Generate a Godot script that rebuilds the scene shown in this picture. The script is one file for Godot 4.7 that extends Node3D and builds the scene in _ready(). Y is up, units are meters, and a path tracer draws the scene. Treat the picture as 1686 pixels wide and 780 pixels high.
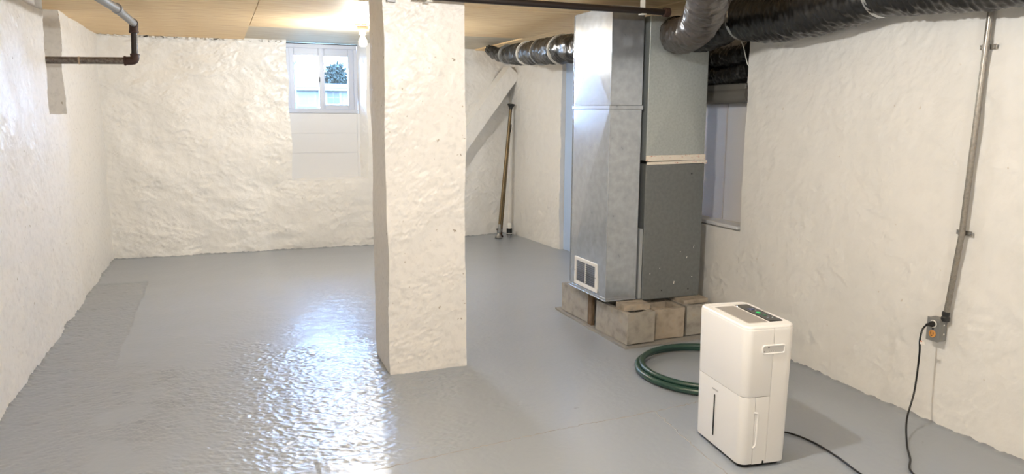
extends Node3D
# A white-painted stone basement, seen from eye height. y up, metres; the floor is y = 0 and the camera stands over the origin.

var taken := {}
var M := {}
var n_low := FastNoiseLite.new()
var n_mid := FastNoiseLite.new()
var n_rid := FastNoiseLite.new()
var n_fin := FastNoiseLite.new()
var n_msk := FastNoiseLite.new()


func _ready():
	# ---------------------------------------------------------------- camera, sky, light
	var cam := Camera3D.new()
	cam.name = "camera"
	cam.transform = Transform3D(Basis(Vector3(0.9325, 0.0065, 0.3610), Vector3(0.0521, 0.9869, -0.1524), Vector3(-0.3573, 0.1611, 0.9200)).orthonormalized(), Vector3(0, 1.4, 0))
	cam.fov = 34.93
	cam.near = 0.05
	cam.far = 300.0
	add_child(cam)
	cam.current = true
	var env := Environment.new()
	env.tonemap_mode = Environment.TONE_MAPPER_LINEAR
	env.tonemap_exposure = 1.05
	env.background_mode = Environment.BG_SKY
	env.sky = Sky.new()
	var sm := ProceduralSkyMaterial.new()
	sm.sky_top_color = Color(0.56, 0.74, 1.0)
	sm.sky_horizon_color = Color(0.68, 0.81, 1.0)
	sm.ground_horizon_color = Color(0.5, 0.52, 0.5)
	sm.ground_bottom_color = Color(0.3, 0.31, 0.3)
	sm.sky_curve = 0.2
	env.sky.sky_material = sm
	env.background_energy_multiplier = SKY
	env.sdfgi_enabled = true
	env.ssao_enabled = true
	env.ssil_enabled = true
	var we := WorldEnvironment.new()
	we.name = "surroundings"
	we.environment = env
	add_child(we)

	make_noises()
	make_materials()
	build_floor()
	build_walls()
	build_ceiling()
	build_window()
	build_outside()
	build_pillar()
	build_lamps()
	build_furnace()
	build_blocks()
	build_flex_ducts()
	build_pipes()
	build_corner()
	build_conduit()
	build_dehumidifier()
	build_hose_and_cord()


const SKY := 95.0
const BULB_FAR := 2.0
const BULB_NEAR := 2.1
const BULB_FILL := 2.8  # added fill bulb, unseen behind the camera, evens out the brightness
const BULB_COLOR := Color(1.0, 0.995, 0.98)


# ==================================================================== helpers: nodes
func numbered(called: String) -> String:
	if not taken.has(called):
		taken[called] = 0
		return called
	taken[called] += 1
	return "%s_%03d" % [called, taken[called]]


func thing(called: String, label: String, category: String, at := Vector3.ZERO, turn := 0.0, group := "") -> Node3D:
	var o := Node3D.new()
	o.name = numbered(called)
	add_child(o, true)
	o.position = at
	o.rotation.y = turn
	o.set_meta("label", label)
	o.set_meta("category", category)
	if group != "":
		o.set_meta("group", group)
	return o


func part(called: String, mesh: Mesh, m: Material, parent: Node, at := Vector3.ZERO) -> MeshInstance3D:
	var o := MeshInstance3D.new()
	o.mesh = mesh
	o.material_override = null
	for i in mesh.get_surface_count():
		o.set_surface_override_material(i, m)
	o.name = numbered(called) if parent == self else called
	o.position = at
	parent.add_child(o, true)
	return o


func single(called: String, mesh: Mesh, m: Material, label: String, category: String, group := "") -> MeshInstance3D:
	var o := part(called, mesh, m, self)
	o.set_meta("label", label)
	o.set_meta("category", category)
	if group != "":
		o.set_meta("group", group)
	return o


func struct(called: String, mesh: Mesh, m: Material, label: String, category: String) -> MeshInstance3D:
	var o := single(called, mesh, m, label, category)
	o.set_meta("kind", "structure")
	return o


# ==================================================================== helpers: shapes
func begin() -> SurfaceTool:
	var st := SurfaceTool.new()
	st.begin(Mesh.PRIMITIVE_TRIANGLES)
	return st


func done(st: SurfaceTool) -> ArrayMesh:
	st.generate_normals()
	return st.commit()


func tri(st: SurfaceTool, a: Vector3, b: Vector3, c: Vector3):
	st.add_vertex(a)
	st.add_vertex(b)
	st.add_vertex(c)


# a, b, c, d run clockwise seen from the front
func quad(st: SurfaceTool, a: Vector3, b: Vector3, c: Vector3, d: Vector3):
	tri(st, a, b, c)
	tri(st, a, c, d)


# chamfered box
func box(st: SurfaceTool, c: Vector3, size: Vector3, bevel := 0.002, basis := Basis.IDENTITY):
	st.set_smooth_group(-1)
	var h := size / 2.0
	var bv := minf(bevel, minf(h.x, minf(h.y, h.z)) * 0.9)
	var P := func(sx, sy, sz, keep):  # corner point on the face across axis «keep»
		var v := Vector3(sx * (h.x - bv), sy * (h.y - bv), sz * (h.z - bv))
		v[keep] = [sx, sy, sz][keep] * h[keep]
		return c + basis * v
	for ax in 3:
		var b := (ax + 1) % 3
		var d := (ax + 2) % 3
		for s in [-1, 1]:
			var q := []
			for t in [[-1, -1], [1, -1], [1, 1], [-1, 1]]:
				var g := [0, 0, 0]
				g[ax] = s
				g[b] = t[0]
				g[d] = t[1]
				q.append(P.call(g[0], g[1], g[2], ax))
			if s > 0:
				quad(st, q[0], q[3], q[2], q[1])
			else:
				quad(st, q[0], q[1], q[2], q[3])
	if bv <= 0.0:
		return
	for ax in 3:  # the twelve edges, along axis ax
		var b := (ax + 1) % 3
		var d := (ax + 2) % 3
		for sb in [-1, 1]:
			for sd in [-1, 1]:
				var g0 := [0, 0, 0]
				var g1 := [0, 0, 0]
				g0[ax] = -1
				g1[ax] = 1
				for g in [g0, g1]:
					g[b] = sb
					g[d] = sd
				var a0 = P.call(g0[0], g0[1], g0[2], b)
				var a1 = P.call(g1[0], g1[1], g1[2], b)
				var b0 = P.call(g0[0], g0[1], g0[2], d)
				var b1 = P.call(g1[0], g1[1], g1[2], d)
				if sb * sd > 0:
					quad(st, a0, b0, b1, a1)
				else:
					quad(st, a0, a1, b1, b0)
	for sx in [-1, 1]:
		for sy in [-1, 1]:
			for sz in [-1, 1]:
				var p = P.call(sx, sy, sz, 0)
				var q = P.call(sx, sy, sz, 1)
				var r = P.call(sx, sy, sz, 2)
				if sx * sy * sz > 0:
					tri(st, p, r, q)
				else:
					tri(st, p, q, r)


func box_mesh(size: Vector3, bevel := 0.002, c := Vector3.ZERO) -> ArrayMesh:
	var st := begin()
	box(st, c, size, bevel)
	return done(st)


# rings of equal length joined into a skin; each ring runs counter-clockwise seen from the end it starts at ... caps optional
func loft(st: SurfaceTool, rings: Array, closed := true, cap0 := true, cap1 := true, group := 1):
	st.set_smooth_group(group)
	var n: int = rings[0].size()
	for k in rings.size() - 1:
		var A: PackedVector3Array = rings[k]
		var B: PackedVector3Array = rings[k + 1]
		for i in (n if closed else n - 1):
			var j := (i + 1) % n
			quad(st, A[i], A[j], B[j], B[i])
	st.set_smooth_group(-1)
	for e in 2:
		if not [cap0, cap1][e]:
			continue
		var R: PackedVector3Array = rings[0] if e == 0 else rings[-1]
		var mid := Vector3.ZERO
		for v in R:
			mid += v / n
		for i in n:
			var j := (i + 1) % n
			if e == 0:
				tri(st, mid, R[j], R[i])
			else:
				tri(st, mid, R[i], R[j])


# a tube along points; radius a number or an array
func tube(st: SurfaceTool, pts: Array, radius, sides := 12, caps := true):
	var rings := []
	var t0: Vector3 = (pts[1] - pts[0]).normalized()
	var up := Vector3.UP if absf(t0.y) < 0.9 else Vector3.RIGHT
	var x := t0.cross(up).normalized()
	for k in pts.size():
		var t: Vector3
		if k == 0:
			t = t0
		elif k == pts.size() - 1:
			t = (pts[k] - pts[k - 1]).normalized()
		else:
			t = ((pts[k + 1] - pts[k]).normalized() + (pts[k] - pts[k - 1]).normalized()).normalized()
		x = (x - t * x.dot(t)).normalized()
		var y := t.cross(x)
		var r: float = radius[k] if radius is Array else radius
		var ring := PackedVector3Array()
		for i in sides:
			var a := TAU * i / sides
			ring.append(pts[k] + (x * cos(a) + y * sin(a)) * r)
		rings.append(ring)
	loft(st, rings, true, caps, caps)


# profile of (radius, height) turned about an axis
func lathe(st: SurfaceTool, profile: Array, at := Vector3.ZERO, axis := Vector3.UP, sides := 24):
	var pts := []
	var rad := []
	for p in profile:
		rad.append(maxf(p.x, 0.0002))
		pts.append(at + axis.normalized() * p.y)
	var x := axis.normalized().cross(Vector3.UP if absf(axis.normalized().y) < 0.9 else Vector3.RIGHT).normalized()
	var y := axis.normalized().cross(x)
	var rings := []
	for k in pts.size():
		var ring := PackedVector3Array()
		for i in sides:
			var a := TAU * i / sides
			ring.append(pts[k] + (x * cos(a) + y * sin(a)) * rad[k])
		rings.append(ring)
	for k in rings.size() - 1:
		loft(st, [rings[k], rings[k + 1]], true, k == 0, k == rings.size() - 2, 2 + k)


# a smooth curve through points, sampled about every «step»
func curve(pts: Array, step := 0.02) -> Array:
	var c := Curve3D.new()
	c.bake_interval = step
	for i in pts.size():
		var a: Vector3 = pts[maxi(i - 1, 0)]
		var b: Vector3 = pts[mini(i + 1, pts.size() - 1)]
		var t := (b - a) / 6.0
		c.add_point(pts[i], -t, t)
	return Array(c.get_baked_points())


# a polygon in x and z raised through heights; inset[k] moves the ring inwards
func prism(st: SurfaceTool, poly: PackedVector2Array, ys: Array, scales: Array, mid := Vector2.ZERO, smooth := 1):
	if Geometry2D.is_polygon_clockwise(poly):
		poly = poly.duplicate()
		poly.reverse()
	var rings := []
	for k in ys.size():
		var ring := PackedVector3Array()
		for p in poly:
			var q: Vector2 = mid + (p - mid) * scales[k]
			ring.append(Vector3(q.x, ys[k], q.y))
		rings.append(ring)
	loft(st, rings, true, false, false, smooth)
	st.set_smooth_group(-1)
	var ix := Geometry2D.triangulate_polygon(poly)
	for e in 2:
		var R: PackedVector3Array = rings[0] if e == 0 else rings[-1]
		for t in range(0, ix.size(), 3):
			var a := R[ix[t]]
			var b := R[ix[t + 1]]
			var c := R[ix[t + 2]]
			var up := (b - a).cross(c - a).y > 0.0  # counter-clockwise seen from above
			if (e == 1) == up:
				tri(st, a, c, b)
			else:
				tri(st, a, b, c)


func rounded_rect(w: float, d: float, r: float, seg := 8) -> PackedVector2Array:
	var out := PackedVector2Array()
	for q in 4:
		var c := Vector2([1, -1, -1, 1][q] * (w / 2 - r), [1, 1, -1, -1][q] * (d / 2 - r))
		for i in seg + 1:
			var a := PI / 2 * (q + float(i) / seg)
			out.append(c + Vector2(cos(a), sin(a)) * r)
	return out


# ==================================================================== helpers: hand-laid surfaces (plaster, concrete)
# style: low, mid, rid = amplitudes; ms, rs = how the noises are stretched; dir = the way the relief pushes
func warp(p: Vector3, s: Dictionary) -> Vector3:
	var q := p
	if s.low > 0.0:
		q += Vector3(n_low.get_noise_3dv(p), 0.4 * n_low.get_noise_3dv(p + Vector3(41, 7, 3)), n_low.get_noise_3dv(p + Vector3(3, 17, 29))) * s.low
	var h := 0.0
	if s.mid > 0.0:
		h += n_mid.get_noise_3dv(p * s.ms) * s.mid
	if s.rid > 0.0:
		var gate := clampf(0.55 + 1.6 * n_low.get_noise_3dv(p * 1.7 + Vector3(9, 9, 9)), 0.12, 1.0)
		h += n_rid.get_noise_3dv(p * s.rs) * s.rid * gate
	q += s.dir * h
	if s.has("bend"):
		q.z -= maxf(0.0, p.x - 1.48) * 0.2 * s.bend
	return q


func cuts(a: float, b: float, marks: Array, step: float) -> PackedFloat32Array:
	var m := [a, b]
	for x in marks:
		if x > a + 1e-4 and x < b - 1e-4:
			m.append(x)
	m.sort()
	var out := PackedFloat32Array([a])
	for k in m.size() - 1:
		var n := maxi(1, int(ceil((m[k + 1] - m[k]) / step - 0.01)))
		for i in n:
			out.append(m[k] + (m[k + 1] - m[k]) * (i + 1) / n)
	return out


func acc() -> Dictionary:
	return {"v": PackedVector3Array(), "n": PackedVector3Array(), "i": PackedInt32Array()}


# one rectangle o + u U + v V (unit vectors U and V), facing «face», with holes given as Rect2 in (u, v)
func sheet(a: Dictionary, o: Vector3, U: Vector3, V: Vector3, lu: float, lv: float, face: Vector3, s: Dictionary, step: float, holes := [], step_v := 0.0):
	var mu := []
	var mv := []
	for h in holes:
		mu.append_array([h.position.x, h.end.x])
		mv.append_array([h.position.y, h.end.y])
	var us := cuts(0.0, lu, mu, step)
	var vs := cuts(0.0, lv, mv, step_v if step_v > 0.0 else step)
	var nu := us.size()
	var nv := vs.size()
	var P := PackedVector3Array()
	P.resize(nu * nv)
	for j in nv:
		for i in nu:
			P[j * nu + i] = warp(o + U * us[i] + V * vs[j], s)
	var N := PackedVector3Array()
	N.resize(nu * nv)
	for j in nv:
		for i in nu:
			var du := P[j * nu + mini(i + 1, nu - 1)] - P[j * nu + maxi(i - 1, 0)]
			var dv := P[mini(j + 1, nv - 1) * nu + i] - P[maxi(j - 1, 0) * nu + i]
			var n := du.cross(dv).normalized()
			N[j * nu + i] = n if n.dot(face) > 0.0 else -n
	var flip := U.cross(V).dot(face) > 0.0
	var I := PackedInt32Array()
	var base: int = a.v.size()
	for j in nv - 1:
		for i in nu - 1:
			var skip := false
			for h in holes:
				if h.has_point(Vector2((us[i] + us[i + 1]) / 2, (vs[j] + vs[j + 1]) / 2)):
					skip = true
			if skip:
				continue
			var p := base + j * nu + i
			if flip:
				I.append_array([p, p + nu + 1, p + 1, p, p + nu, p + nu + 1])
			else:
				I.append_array([p, p + 1, p + nu + 1, p, p + nu + 1, p + nu])
	a.v.append_array(P)
	a.n.append_array(N)
	a.i.append_array(I)


func rough_box(a: Dictionary, lo: Vector3, hi: Vector3, s: Dictionary, step: float, skip_top := false, skip_bottom := false):
	var d := hi - lo
	sheet(a, lo, Vector3.RIGHT, Vector3.UP, d.x, d.y, Vector3.FORWARD, s, step)
	sheet(a, Vector3(lo.x, lo.y, hi.z), Vector3.RIGHT, Vector3.UP, d.x, d.y, Vector3.BACK, s, step)
	sheet(a, lo, Vector3.BACK, Vector3.UP, d.z, d.y, Vector3.LEFT, s, step)
	sheet(a, Vector3(hi.x, lo.y, lo.z), Vector3.BACK, Vector3.UP, d.z, d.y, Vector3.RIGHT, s, step)
	if not skip_bottom:
		sheet(a, lo, Vector3.RIGHT, Vector3.BACK, d.x, d.z, Vector3.DOWN, s, step)
	if not skip_top:
		sheet(a, Vector3(lo.x, hi.y, lo.z), Vector3.RIGHT, Vector3.BACK, d.x, d.z, Vector3.UP, s, step)


func laid(a: Dictionary) -> ArrayMesh:
	var arr := []
	arr.resize(Mesh.ARRAY_MAX)
	arr[Mesh.ARRAY_VERTEX] = a.v
	arr[Mesh.ARRAY_NORMAL] = a.n
	arr[Mesh.ARRAY_INDEX] = a.i
	if a.has("c"):
		arr[Mesh.ARRAY_COLOR] = a.c
	var m := ArrayMesh.new()
	m.add_surface_from_arrays(Mesh.PRIMITIVE_TRIANGLES, arr)
	return m


# ==================================================================== noises and materials
func make_noises():
	for n in [n_low, n_mid, n_rid, n_fin, n_msk]:
		n.noise_type = FastNoiseLite.TYPE_SIMPLEX_SMOOTH
	n_low.seed = 3
	n_low.frequency = 1.6
	n_low.fractal_type = FastNoiseLite.FRACTAL_FBM
	n_low.fractal_octaves = 2
	n_mid.seed = 11
	n_mid.frequency = 7.0
	n_mid.fractal_type = FastNoiseLite.FRACTAL_FBM
	n_mid.fractal_octaves = 3
	n_rid.seed = 23
	n_rid.frequency = 6.0
	n_rid.fractal_type = FastNoiseLite.FRACTAL_RIDGED
	n_rid.fractal_octaves = 4
	n_rid.fractal_gain = 0.55
	n_rid.domain_warp_enabled = true
	n_rid.domain_warp_amplitude = 0.12
	n_rid.domain_warp_frequency = 4.0
	n_fin.seed = 31
	n_fin.frequency = 22.0
	n_fin.fractal_type = FastNoiseLite.FRACTAL_FBM
	n_fin.fractal_octaves = 3
	n_msk.seed = 47
	n_msk.frequency = 1.3
	n_msk.fractal_type = FastNoiseLite.FRACTAL_FBM
	n_msk.fractal_octaves = 4


func noise_tex(type: int, freq: float, octaves: int, sd: int, stops := [], fractal := FastNoiseLite.FRACTAL_FBM, size := 1024, warped := 0.0) -> NoiseTexture2D:
	var n := FastNoiseLite.new()
	n.noise_type = type
	n.frequency = freq
	n.seed = sd
	n.fractal_type = fractal if octaves > 1 else FastNoiseLite.FRACTAL_NONE
	n.fractal_octaves = octaves
	if warped > 0.0:
		n.domain_warp_enabled = true
		n.domain_warp_amplitude = warped
		n.domain_warp_frequency = freq * 0.7
	if type == FastNoiseLite.TYPE_CELLULAR:
		n.cellular_return_type = FastNoiseLite.RETURN_CELL_VALUE
	var t := NoiseTexture2D.new()
	t.width = size
	t.height = size
	t.seamless = true
	t.noise = n
	if stops.size():
		var g := Gradient.new()
		g.offsets = PackedFloat32Array()
		g.colors = PackedColorArray()
		var o := PackedFloat32Array()
		var c := PackedColorArray()
		for s in stops:
			o.append(s[0])
			c.append(s[1])
		g.offsets = o
		g.colors = c
		t.color_ramp = g
	return t


# a seamless height map in floats, so that gentle slopes do not turn into steps
func height_tex(freq: float, octaves: int, sd: int, fractal: int, warped: float, lo := 0.0, hi := 1.0) -> ImageTexture:
	var n := FastNoiseLite.new()
	n.noise_type = FastNoiseLite.TYPE_SIMPLEX_SMOOTH
	n.frequency = freq
	n.seed = sd
	n.fractal_type = fractal
	n.fractal_octaves = octaves
	if warped > 0.0:
		n.domain_warp_enabled = true
		n.domain_warp_amplitude = warped
		n.domain_warp_frequency = freq * 0.7
	var size := 512
	var rim := 96
	var d := PackedFloat32Array()
	d.resize(size * size)
	for y in size:
		var fy := clampf(float(y - size + rim) / rim, 0.0, 1.0)
		for x in size:
			var v := n.get_noise_2d(x, y)
			var fx := clampf(float(x - size + rim) / rim, 0.0, 1.0)
			if fx > 0.0:
				v = lerpf(v, n.get_noise_2d(x - size, y), fx)
			if fy > 0.0:
				var w := n.get_noise_2d(x, y - size)
				if fx > 0.0:
					w = lerpf(w, n.get_noise_2d(x - size, y - size), fx)
				v = lerpf(v, w, fy)
			d[y * size + x] = lo + (hi - lo) * (v * 0.5 + 0.5)
	return ImageTexture.create_from_image(Image.create_from_data(size, size, false, Image.FORMAT_RF, d.to_byte_array()))


func grey(v: float) -> Color:
	return Color(v, v, v)


func mat(key: String, color: Color, rough := 0.5, metal := 0.0) -> StandardMaterial3D:
	var m := StandardMaterial3D.new()
	m.resource_name = key
	m.albedo_color = color
	m.roughness = rough
	m.metallic = metal
	m.texture_filter = BaseMaterial3D.TEXTURE_FILTER_LINEAR_WITH_MIPMAPS_ANISOTROPIC
	M[key] = m
	return m


func tri_map(m: StandardMaterial3D, scale: Vector3, world := true):
	m.uv1_triplanar = true
	m.uv1_world_triplanar = world
	m.uv1_scale = scale
	m.uv1_triplanar_sharpness = 4.0


func relief(m: StandardMaterial3D, t: Texture2D, cm: float):
	m.heightmap_enabled = true
	m.heightmap_texture = t
	m.heightmap_scale = cm


func make_materials():
	var SX := FastNoiseLite.TYPE_SIMPLEX_SMOOTH
	var h_trowel := height_tex(0.016, 4, 5, FastNoiseLite.FRACTAL_RIDGED, 14.0)
	var h_grain := height_tex(0.035, 4, 6, FastNoiseLite.FRACTAL_FBM, 0.0)
	var h_floor := height_tex(0.05, 3, 8, FastNoiseLite.FRACTAL_FBM, 0.0)
	var c_plaster := noise_tex(SX, 0.008, 6, 9, [[0.0, grey(0.985)], [0.5, grey(1.0)], [0.93, grey(1.0)], [0.97, Color(0.95, 0.93, 0.90)], [1.0, Color(0.85, 0.80, 0.74)]])
	var c_old := noise_tex(SX, 0.016, 6, 19, [[0.0, Color(0.94, 0.94, 0.94)], [0.45, grey(1.0)], [0.84, grey(1.0)], [0.90, Color(0.88, 0.86, 0.83)], [0.95, Color(0.66, 0.62, 0.57)], [1.0, Color(0.55, 0.5, 0.45)]])
	for k in [["plaster", Color(0.925, 0.917, 0.90), c_plaster, h_trowel, 0.30, 0.34], ["plaster_left", Color(0.93, 0.92, 0.905), c_old, h_trowel, 0.26, 0.44], ["plaster_pillar", Color(0.87, 0.855, 0.835), c_old, h_trowel, 0.22, 0.4], ["plaster_right", Color(0.895, 0.885, 0.865), c_plaster, h_trowel, 0.20, 0.5]]:
		var m := mat(k[0], k[1], k[5])
		m.albedo_texture = k[2]
		tri_map(m, Vector3(1.1, 1.1, 1.1))
		relief(m, k[3], k[4])
	var m := mat("daylit_white", Color(0.70, 0.79, 0.92), 0.3)  # white board with the blue of the window daylight put into its colour
	m = mat("panel_white", Color(0.86, 0.865, 0.875), 0.4)  # white boards, a trace of bounced bluish daylight put into the colour
	tri_map(m, Vector3(1, 1, 1))
	relief(m, h_grain, 0.08)
	m = mat("niche_board", Color(0.88, 0.86, 0.84), 0.6)
	m = mat("niche_grey", Color(0.82, 0.80, 0.79), 0.6)  # greyer tone for the far niche board, shade included; also the wall plate
	# floor: grey gloss paint, worn here and there
	m = mat("floor_paint", Color(0.585, 0.612, 0.645), 0.31)
	m.vertex_color_use_as_albedo = true
	m.albedo_texture = noise_tex(SX, 0.006, 6, 12, [[0.0, grey(1.0)], [0.92, grey(1.0)], [0.97, Color(0.90, 0.89, 0.88)], [1.0, Color(0.72, 0.70, 0.68)]])
	m.metallic_specular = 0.55
	tri_map(m, Vector3(0.8, 0.8, 0.8))
	relief(m, h_floor, 0.10)
	m = mat("seal_grey", Color(0.57, 0.56, 0.54), 0.55)
	tri_map(m, Vector3(2, 2, 2))
	relief(m, h_floor, 0.2)
	# wood
	for k in [["plywood", [[0.0, Color(0.88, 0.73, 0.53)], [0.4, Color(0.96, 0.83, 0.63)], [0.65, Color(0.98, 0.86, 0.67)], [1.0, Color(1.0, 0.90, 0.74)]]], ["plywood_pale", [[0.0, Color(0.74, 0.68, 0.58)], [0.5, Color(0.82, 0.77, 0.68)], [1.0, Color(0.86, 0.82, 0.74)]]]]:
		m = mat(k[0], grey(1.0), 0.6)
		m.albedo_texture = noise_tex(SX, 0.007, 6, 21, k[1], FastNoiseLite.FRACTAL_FBM, 1024, 30.0)
		tri_map(m, Vector3(0.35, 1.6, 2.6))
	m = mat("old_wood", Color(0.55, 0.45, 0.34), 0.75)
	m.albedo_texture = noise_tex(SX, 0.01, 5, 22, [[0.0, grey(0.55)], [1.0, grey(1.0)]])
	tri_map(m, Vector3(8, 1, 8))
	# metals
	var spangle := noise_tex(FastNoiseLite.TYPE_CELLULAR, 0.05, 1, 33, [[0.0, grey(0.70)], [1.0, grey(0.84)]])
	var galv_wear := noise_tex(SX, 0.01, 5, 35, [[0.0, grey(0.60)], [0.12, grey(0.72)], [0.5, grey(0.75)], [1.0, grey(0.80)]])
	m = mat("galvanised", Color(0.93, 0.96, 1.0), 0.18, 0.72)
	m.albedo_texture = galv_wear
	tri_map(m, Vector3(1.5, 1.5, 1.5))
	m = mat("galvanised_dull", Color(0.70, 0.725, 0.72), 0.42, 0.45)
	m.albedo_texture = noise_tex(SX, 0.02, 6, 37, [[0.0, grey(0.90)], [0.4, grey(0.95)], [1.0, grey(1.0)]], FastNoiseLite.FRACTAL_FBM, 1024, 20.0)
	tri_map(m, Vector3(2.5, 2.5, 2.5))
	m = mat("cabinet_grey", Color(0.415, 0.43, 0.43), 0.42)
	m.albedo_texture = noise_tex(SX, 0.02, 6, 38, [[0.0, grey(0.9)], [0.9, grey(1.0)], [0.96, grey(1.0)], [1.0, grey(1.3)]])
	tri_map(m, Vector3(1.5, 1.5, 1.5))
	m = mat("strip_grey", Color(0.62, 0.635, 0.64), 0.45, 0.2)
	m = mat("dark_gap", Color(0.07, 0.08, 0.09), 0.7)
	m = mat("grille_white", Color(0.90, 0.89, 0.87), 0.4)
	m = mat("sealing_tape", Color(0.88, 0.85, 0.80), 0.55)
	m.albedo_texture = noise_tex(SX, 0.012, 4, 39, [[0.0, Color(0.97, 0.95, 0.93)], [0.72, grey(1.0)], [0.86, Color(0.86, 0.62, 0.58)], [1.0, Color(0.70, 0.42, 0.38)]])
	tri_map(m, Vector3(1.5, 6, 3))
	m = mat("flex_black", Color(0.10, 0.096, 0.095), 0.3)
	m.metallic_specular = 0.55
	m = mat("flex_smoky", Color(0.27, 0.235, 0.215), 0.33)
	m.metallic_specular = 0.7
	m = mat("strap_silver", Color(0.80, 0.80, 0.79), 0.28, 0.85)
	m = mat("strap_white", Color(0.88, 0.87, 0.84), 0.4)
	m = mat("duct_grey", Color(0.42, 0.41, 0.39), 0.6)
	var rust := noise_tex(SX, 0.02, 5, 41, [[0.0, Color(0.36, 0.30, 0.27)], [0.4, Color(0.50, 0.46, 0.43)], [0.7, Color(0.60, 0.57, 0.54)], [1.0, Color(0.42, 0.30, 0.24)]])
	m = mat("iron_pipe", Color(0.85, 0.85, 0.85), 0.5, 0.35)
	m.albedo_texture = rust
	tri_map(m, Vector3(1.6, 1.6, 1.6))
	m = mat("iron_dark", Color(0.16, 0.13, 0.12), 0.42, 0.3)
	m = mat("iron_grey", Color(0.55, 0.55, 0.56), 0.45, 0.4)
	m = mat("iron_brown", Color(0.25, 0.17, 0.14), 0.6, 0.2)
	m = mat("conduit_steel", Color(0.62, 0.60, 0.57), 0.36, 0.8)
	m.albedo_texture = noise_tex(SX, 0.02, 5, 43, [[0.0, grey(0.86)], [0.6, grey(1.0)], [0.93, Color(0.95, 0.92, 0.88)], [1.0, Color(0.75, 0.6, 0.5)]])
	tri_map(m, Vector3(2, 2, 2))
	m = mat("cast_grey", Color(0.55, 0.55, 0.54), 0.45, 0.5)
	m = mat("brass_old", Color(0.44, 0.38, 0.28), 0.35, 0.7)
	m = mat("steel_dark", Color(0.20, 0.20, 0.20), 0.5, 0.4)
	# masonry
	for k in [["concrete_block", Color(0.64, 0.62, 0.585), 0.85, 51], ["concrete_brown", Color(0.65, 0.605, 0.545), 0.85, 52]]:
		m = mat(k[0], k[1], k[2])
		m.albedo_texture = noise_tex(SX, 0.006, 5, k[3], [[0.0, grey(0.82)], [0.4, grey(0.95)], [0.7, grey(1.0)], [1.0, Color(1.0, 0.97, 0.93)]])
		tri_map(m, Vector3(1.7, 1.7, 1.7))
		relief(m, h_grain, 0.10)
	m = mat("dark_mortar", Color(0.05, 0.05, 0.05), 0.9)
	# plastics
	mat("shell_white", Color(0.92, 0.91, 0.895), 0.36)
	mat("shell_groove", Color(0.52, 0.51, 0.50), 0.5)
	mat("grille_grey", Color(0.74, 0.72, 0.69), 0.5)
	mat("recess_grey", Color(0.80, 0.795, 0.785), 0.5)
	mat("logo_grey", Color(0.66, 0.65, 0.64), 0.4)
	m = mat("panel_black", Color(0.02, 0.02, 0.022), 0.12)
	mat("black_plastic", Color(0.03, 0.03, 0.032), 0.4)
	mat("icon_grey", Color(0.55, 0.58, 0.60), 0.4)
	mat("icon_blue", Color(0.12, 0.16, 0.38), 0.3)
	m = mat("led_green", Color(0.1, 0.7, 0.35), 0.4)
	m.emission_enabled = true
	m.emission = Color(0.12, 0.8, 0.4)
	m.emission_energy_multiplier = 0.35
	m = mat("led_green_dim", Color(0.05, 0.3, 0.16), 0.4)
	m.emission_enabled = true
	m.emission = Color(0.05, 0.4, 0.2)
	m.emission_energy_multiplier = 0.3
	mat("hose_green", Color(0.13, 0.25, 0.215), 0.34)
	mat("cord_black", Color(0.025, 0.025, 0.027), 0.38)
	mat("tag_white", Color(0.9, 0.88, 0.85), 0.5)
	mat("tag_orange", Color(0.85, 0.36, 0.13), 0.5)
	mat("receptacle_tan", Color(0.82, 0.58, 0.30), 0.4)
	mat("tape_tan", Color(0.74, 0.65, 0.54), 0.6)
	mat("cap_white", Color(0.90, 0.89, 0.86), 0.4)
	mat("rubber_green", Color(0.05, 0.075, 0.07), 0.4)
	# lamp
	m = mat("bulb_glow", Color(1, 1, 1), 0.3)
	m.emission_enabled = true
	m.emission = Color(1.0, 0.90, 0.74)
	m.emission_energy_multiplier = 12.0
	mat("porcelain", Color(0.90, 0.87, 0.80), 0.3)
	mat("lamp_plate", Color(0.58, 0.44, 0.33), 0.5)
	mat("brass_bright", Color(0.80, 0.66, 0.40), 0.35, 0.8)
	# window and outside
	mat("window_paint", Color(0.75, 0.775, 0.83), 0.35)  # white frame, bluish daylight and some shade put into the colour
	m = mat("window_glass", Color(0.9, 0.95, 0.97, 0.08), 0.02)
	m.transparency = BaseMaterial3D.TRANSPARENCY_ALPHA
	mat("siding_white", Color(0.24, 0.255, 0.265), 0.7)
	mat("siding_trim", Color(0.27, 0.28, 0.285), 0.7)
	mat("roof_lavender", Color(0.15, 0.15, 0.18), 0.8)
	mat("far_pane", Color(0.045, 0.075, 0.11), 0.6)
	mat("far_pane_pale", Color(0.18, 0.21, 0.23), 0.6)
	m = mat("leaf", Color(0.05, 0.10, 0.065), 0.9)
	m.backlight_enabled = true
	m.backlight = Color(0.02, 0.04, 0.02)
	mat("bark", Color(0.2, 0.17, 0.14), 0.9)
	mat("lawn", Color(0.16, 0.20, 0.12), 0.95)
	mat("wire_dark", Color(0.13, 0.14, 0.15), 0.5)


# ==================================================================== the room
const X0 := -1.0      # left wall
const X1 := 3.02      # right wall
const Z0 := -7.985    # back wall
const Z1 := 3.6       # wall behind the camera
const TOP := 2.1


var wear := 0.0  # how worn the paint is at the spot that floor_height() looked at last


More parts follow.
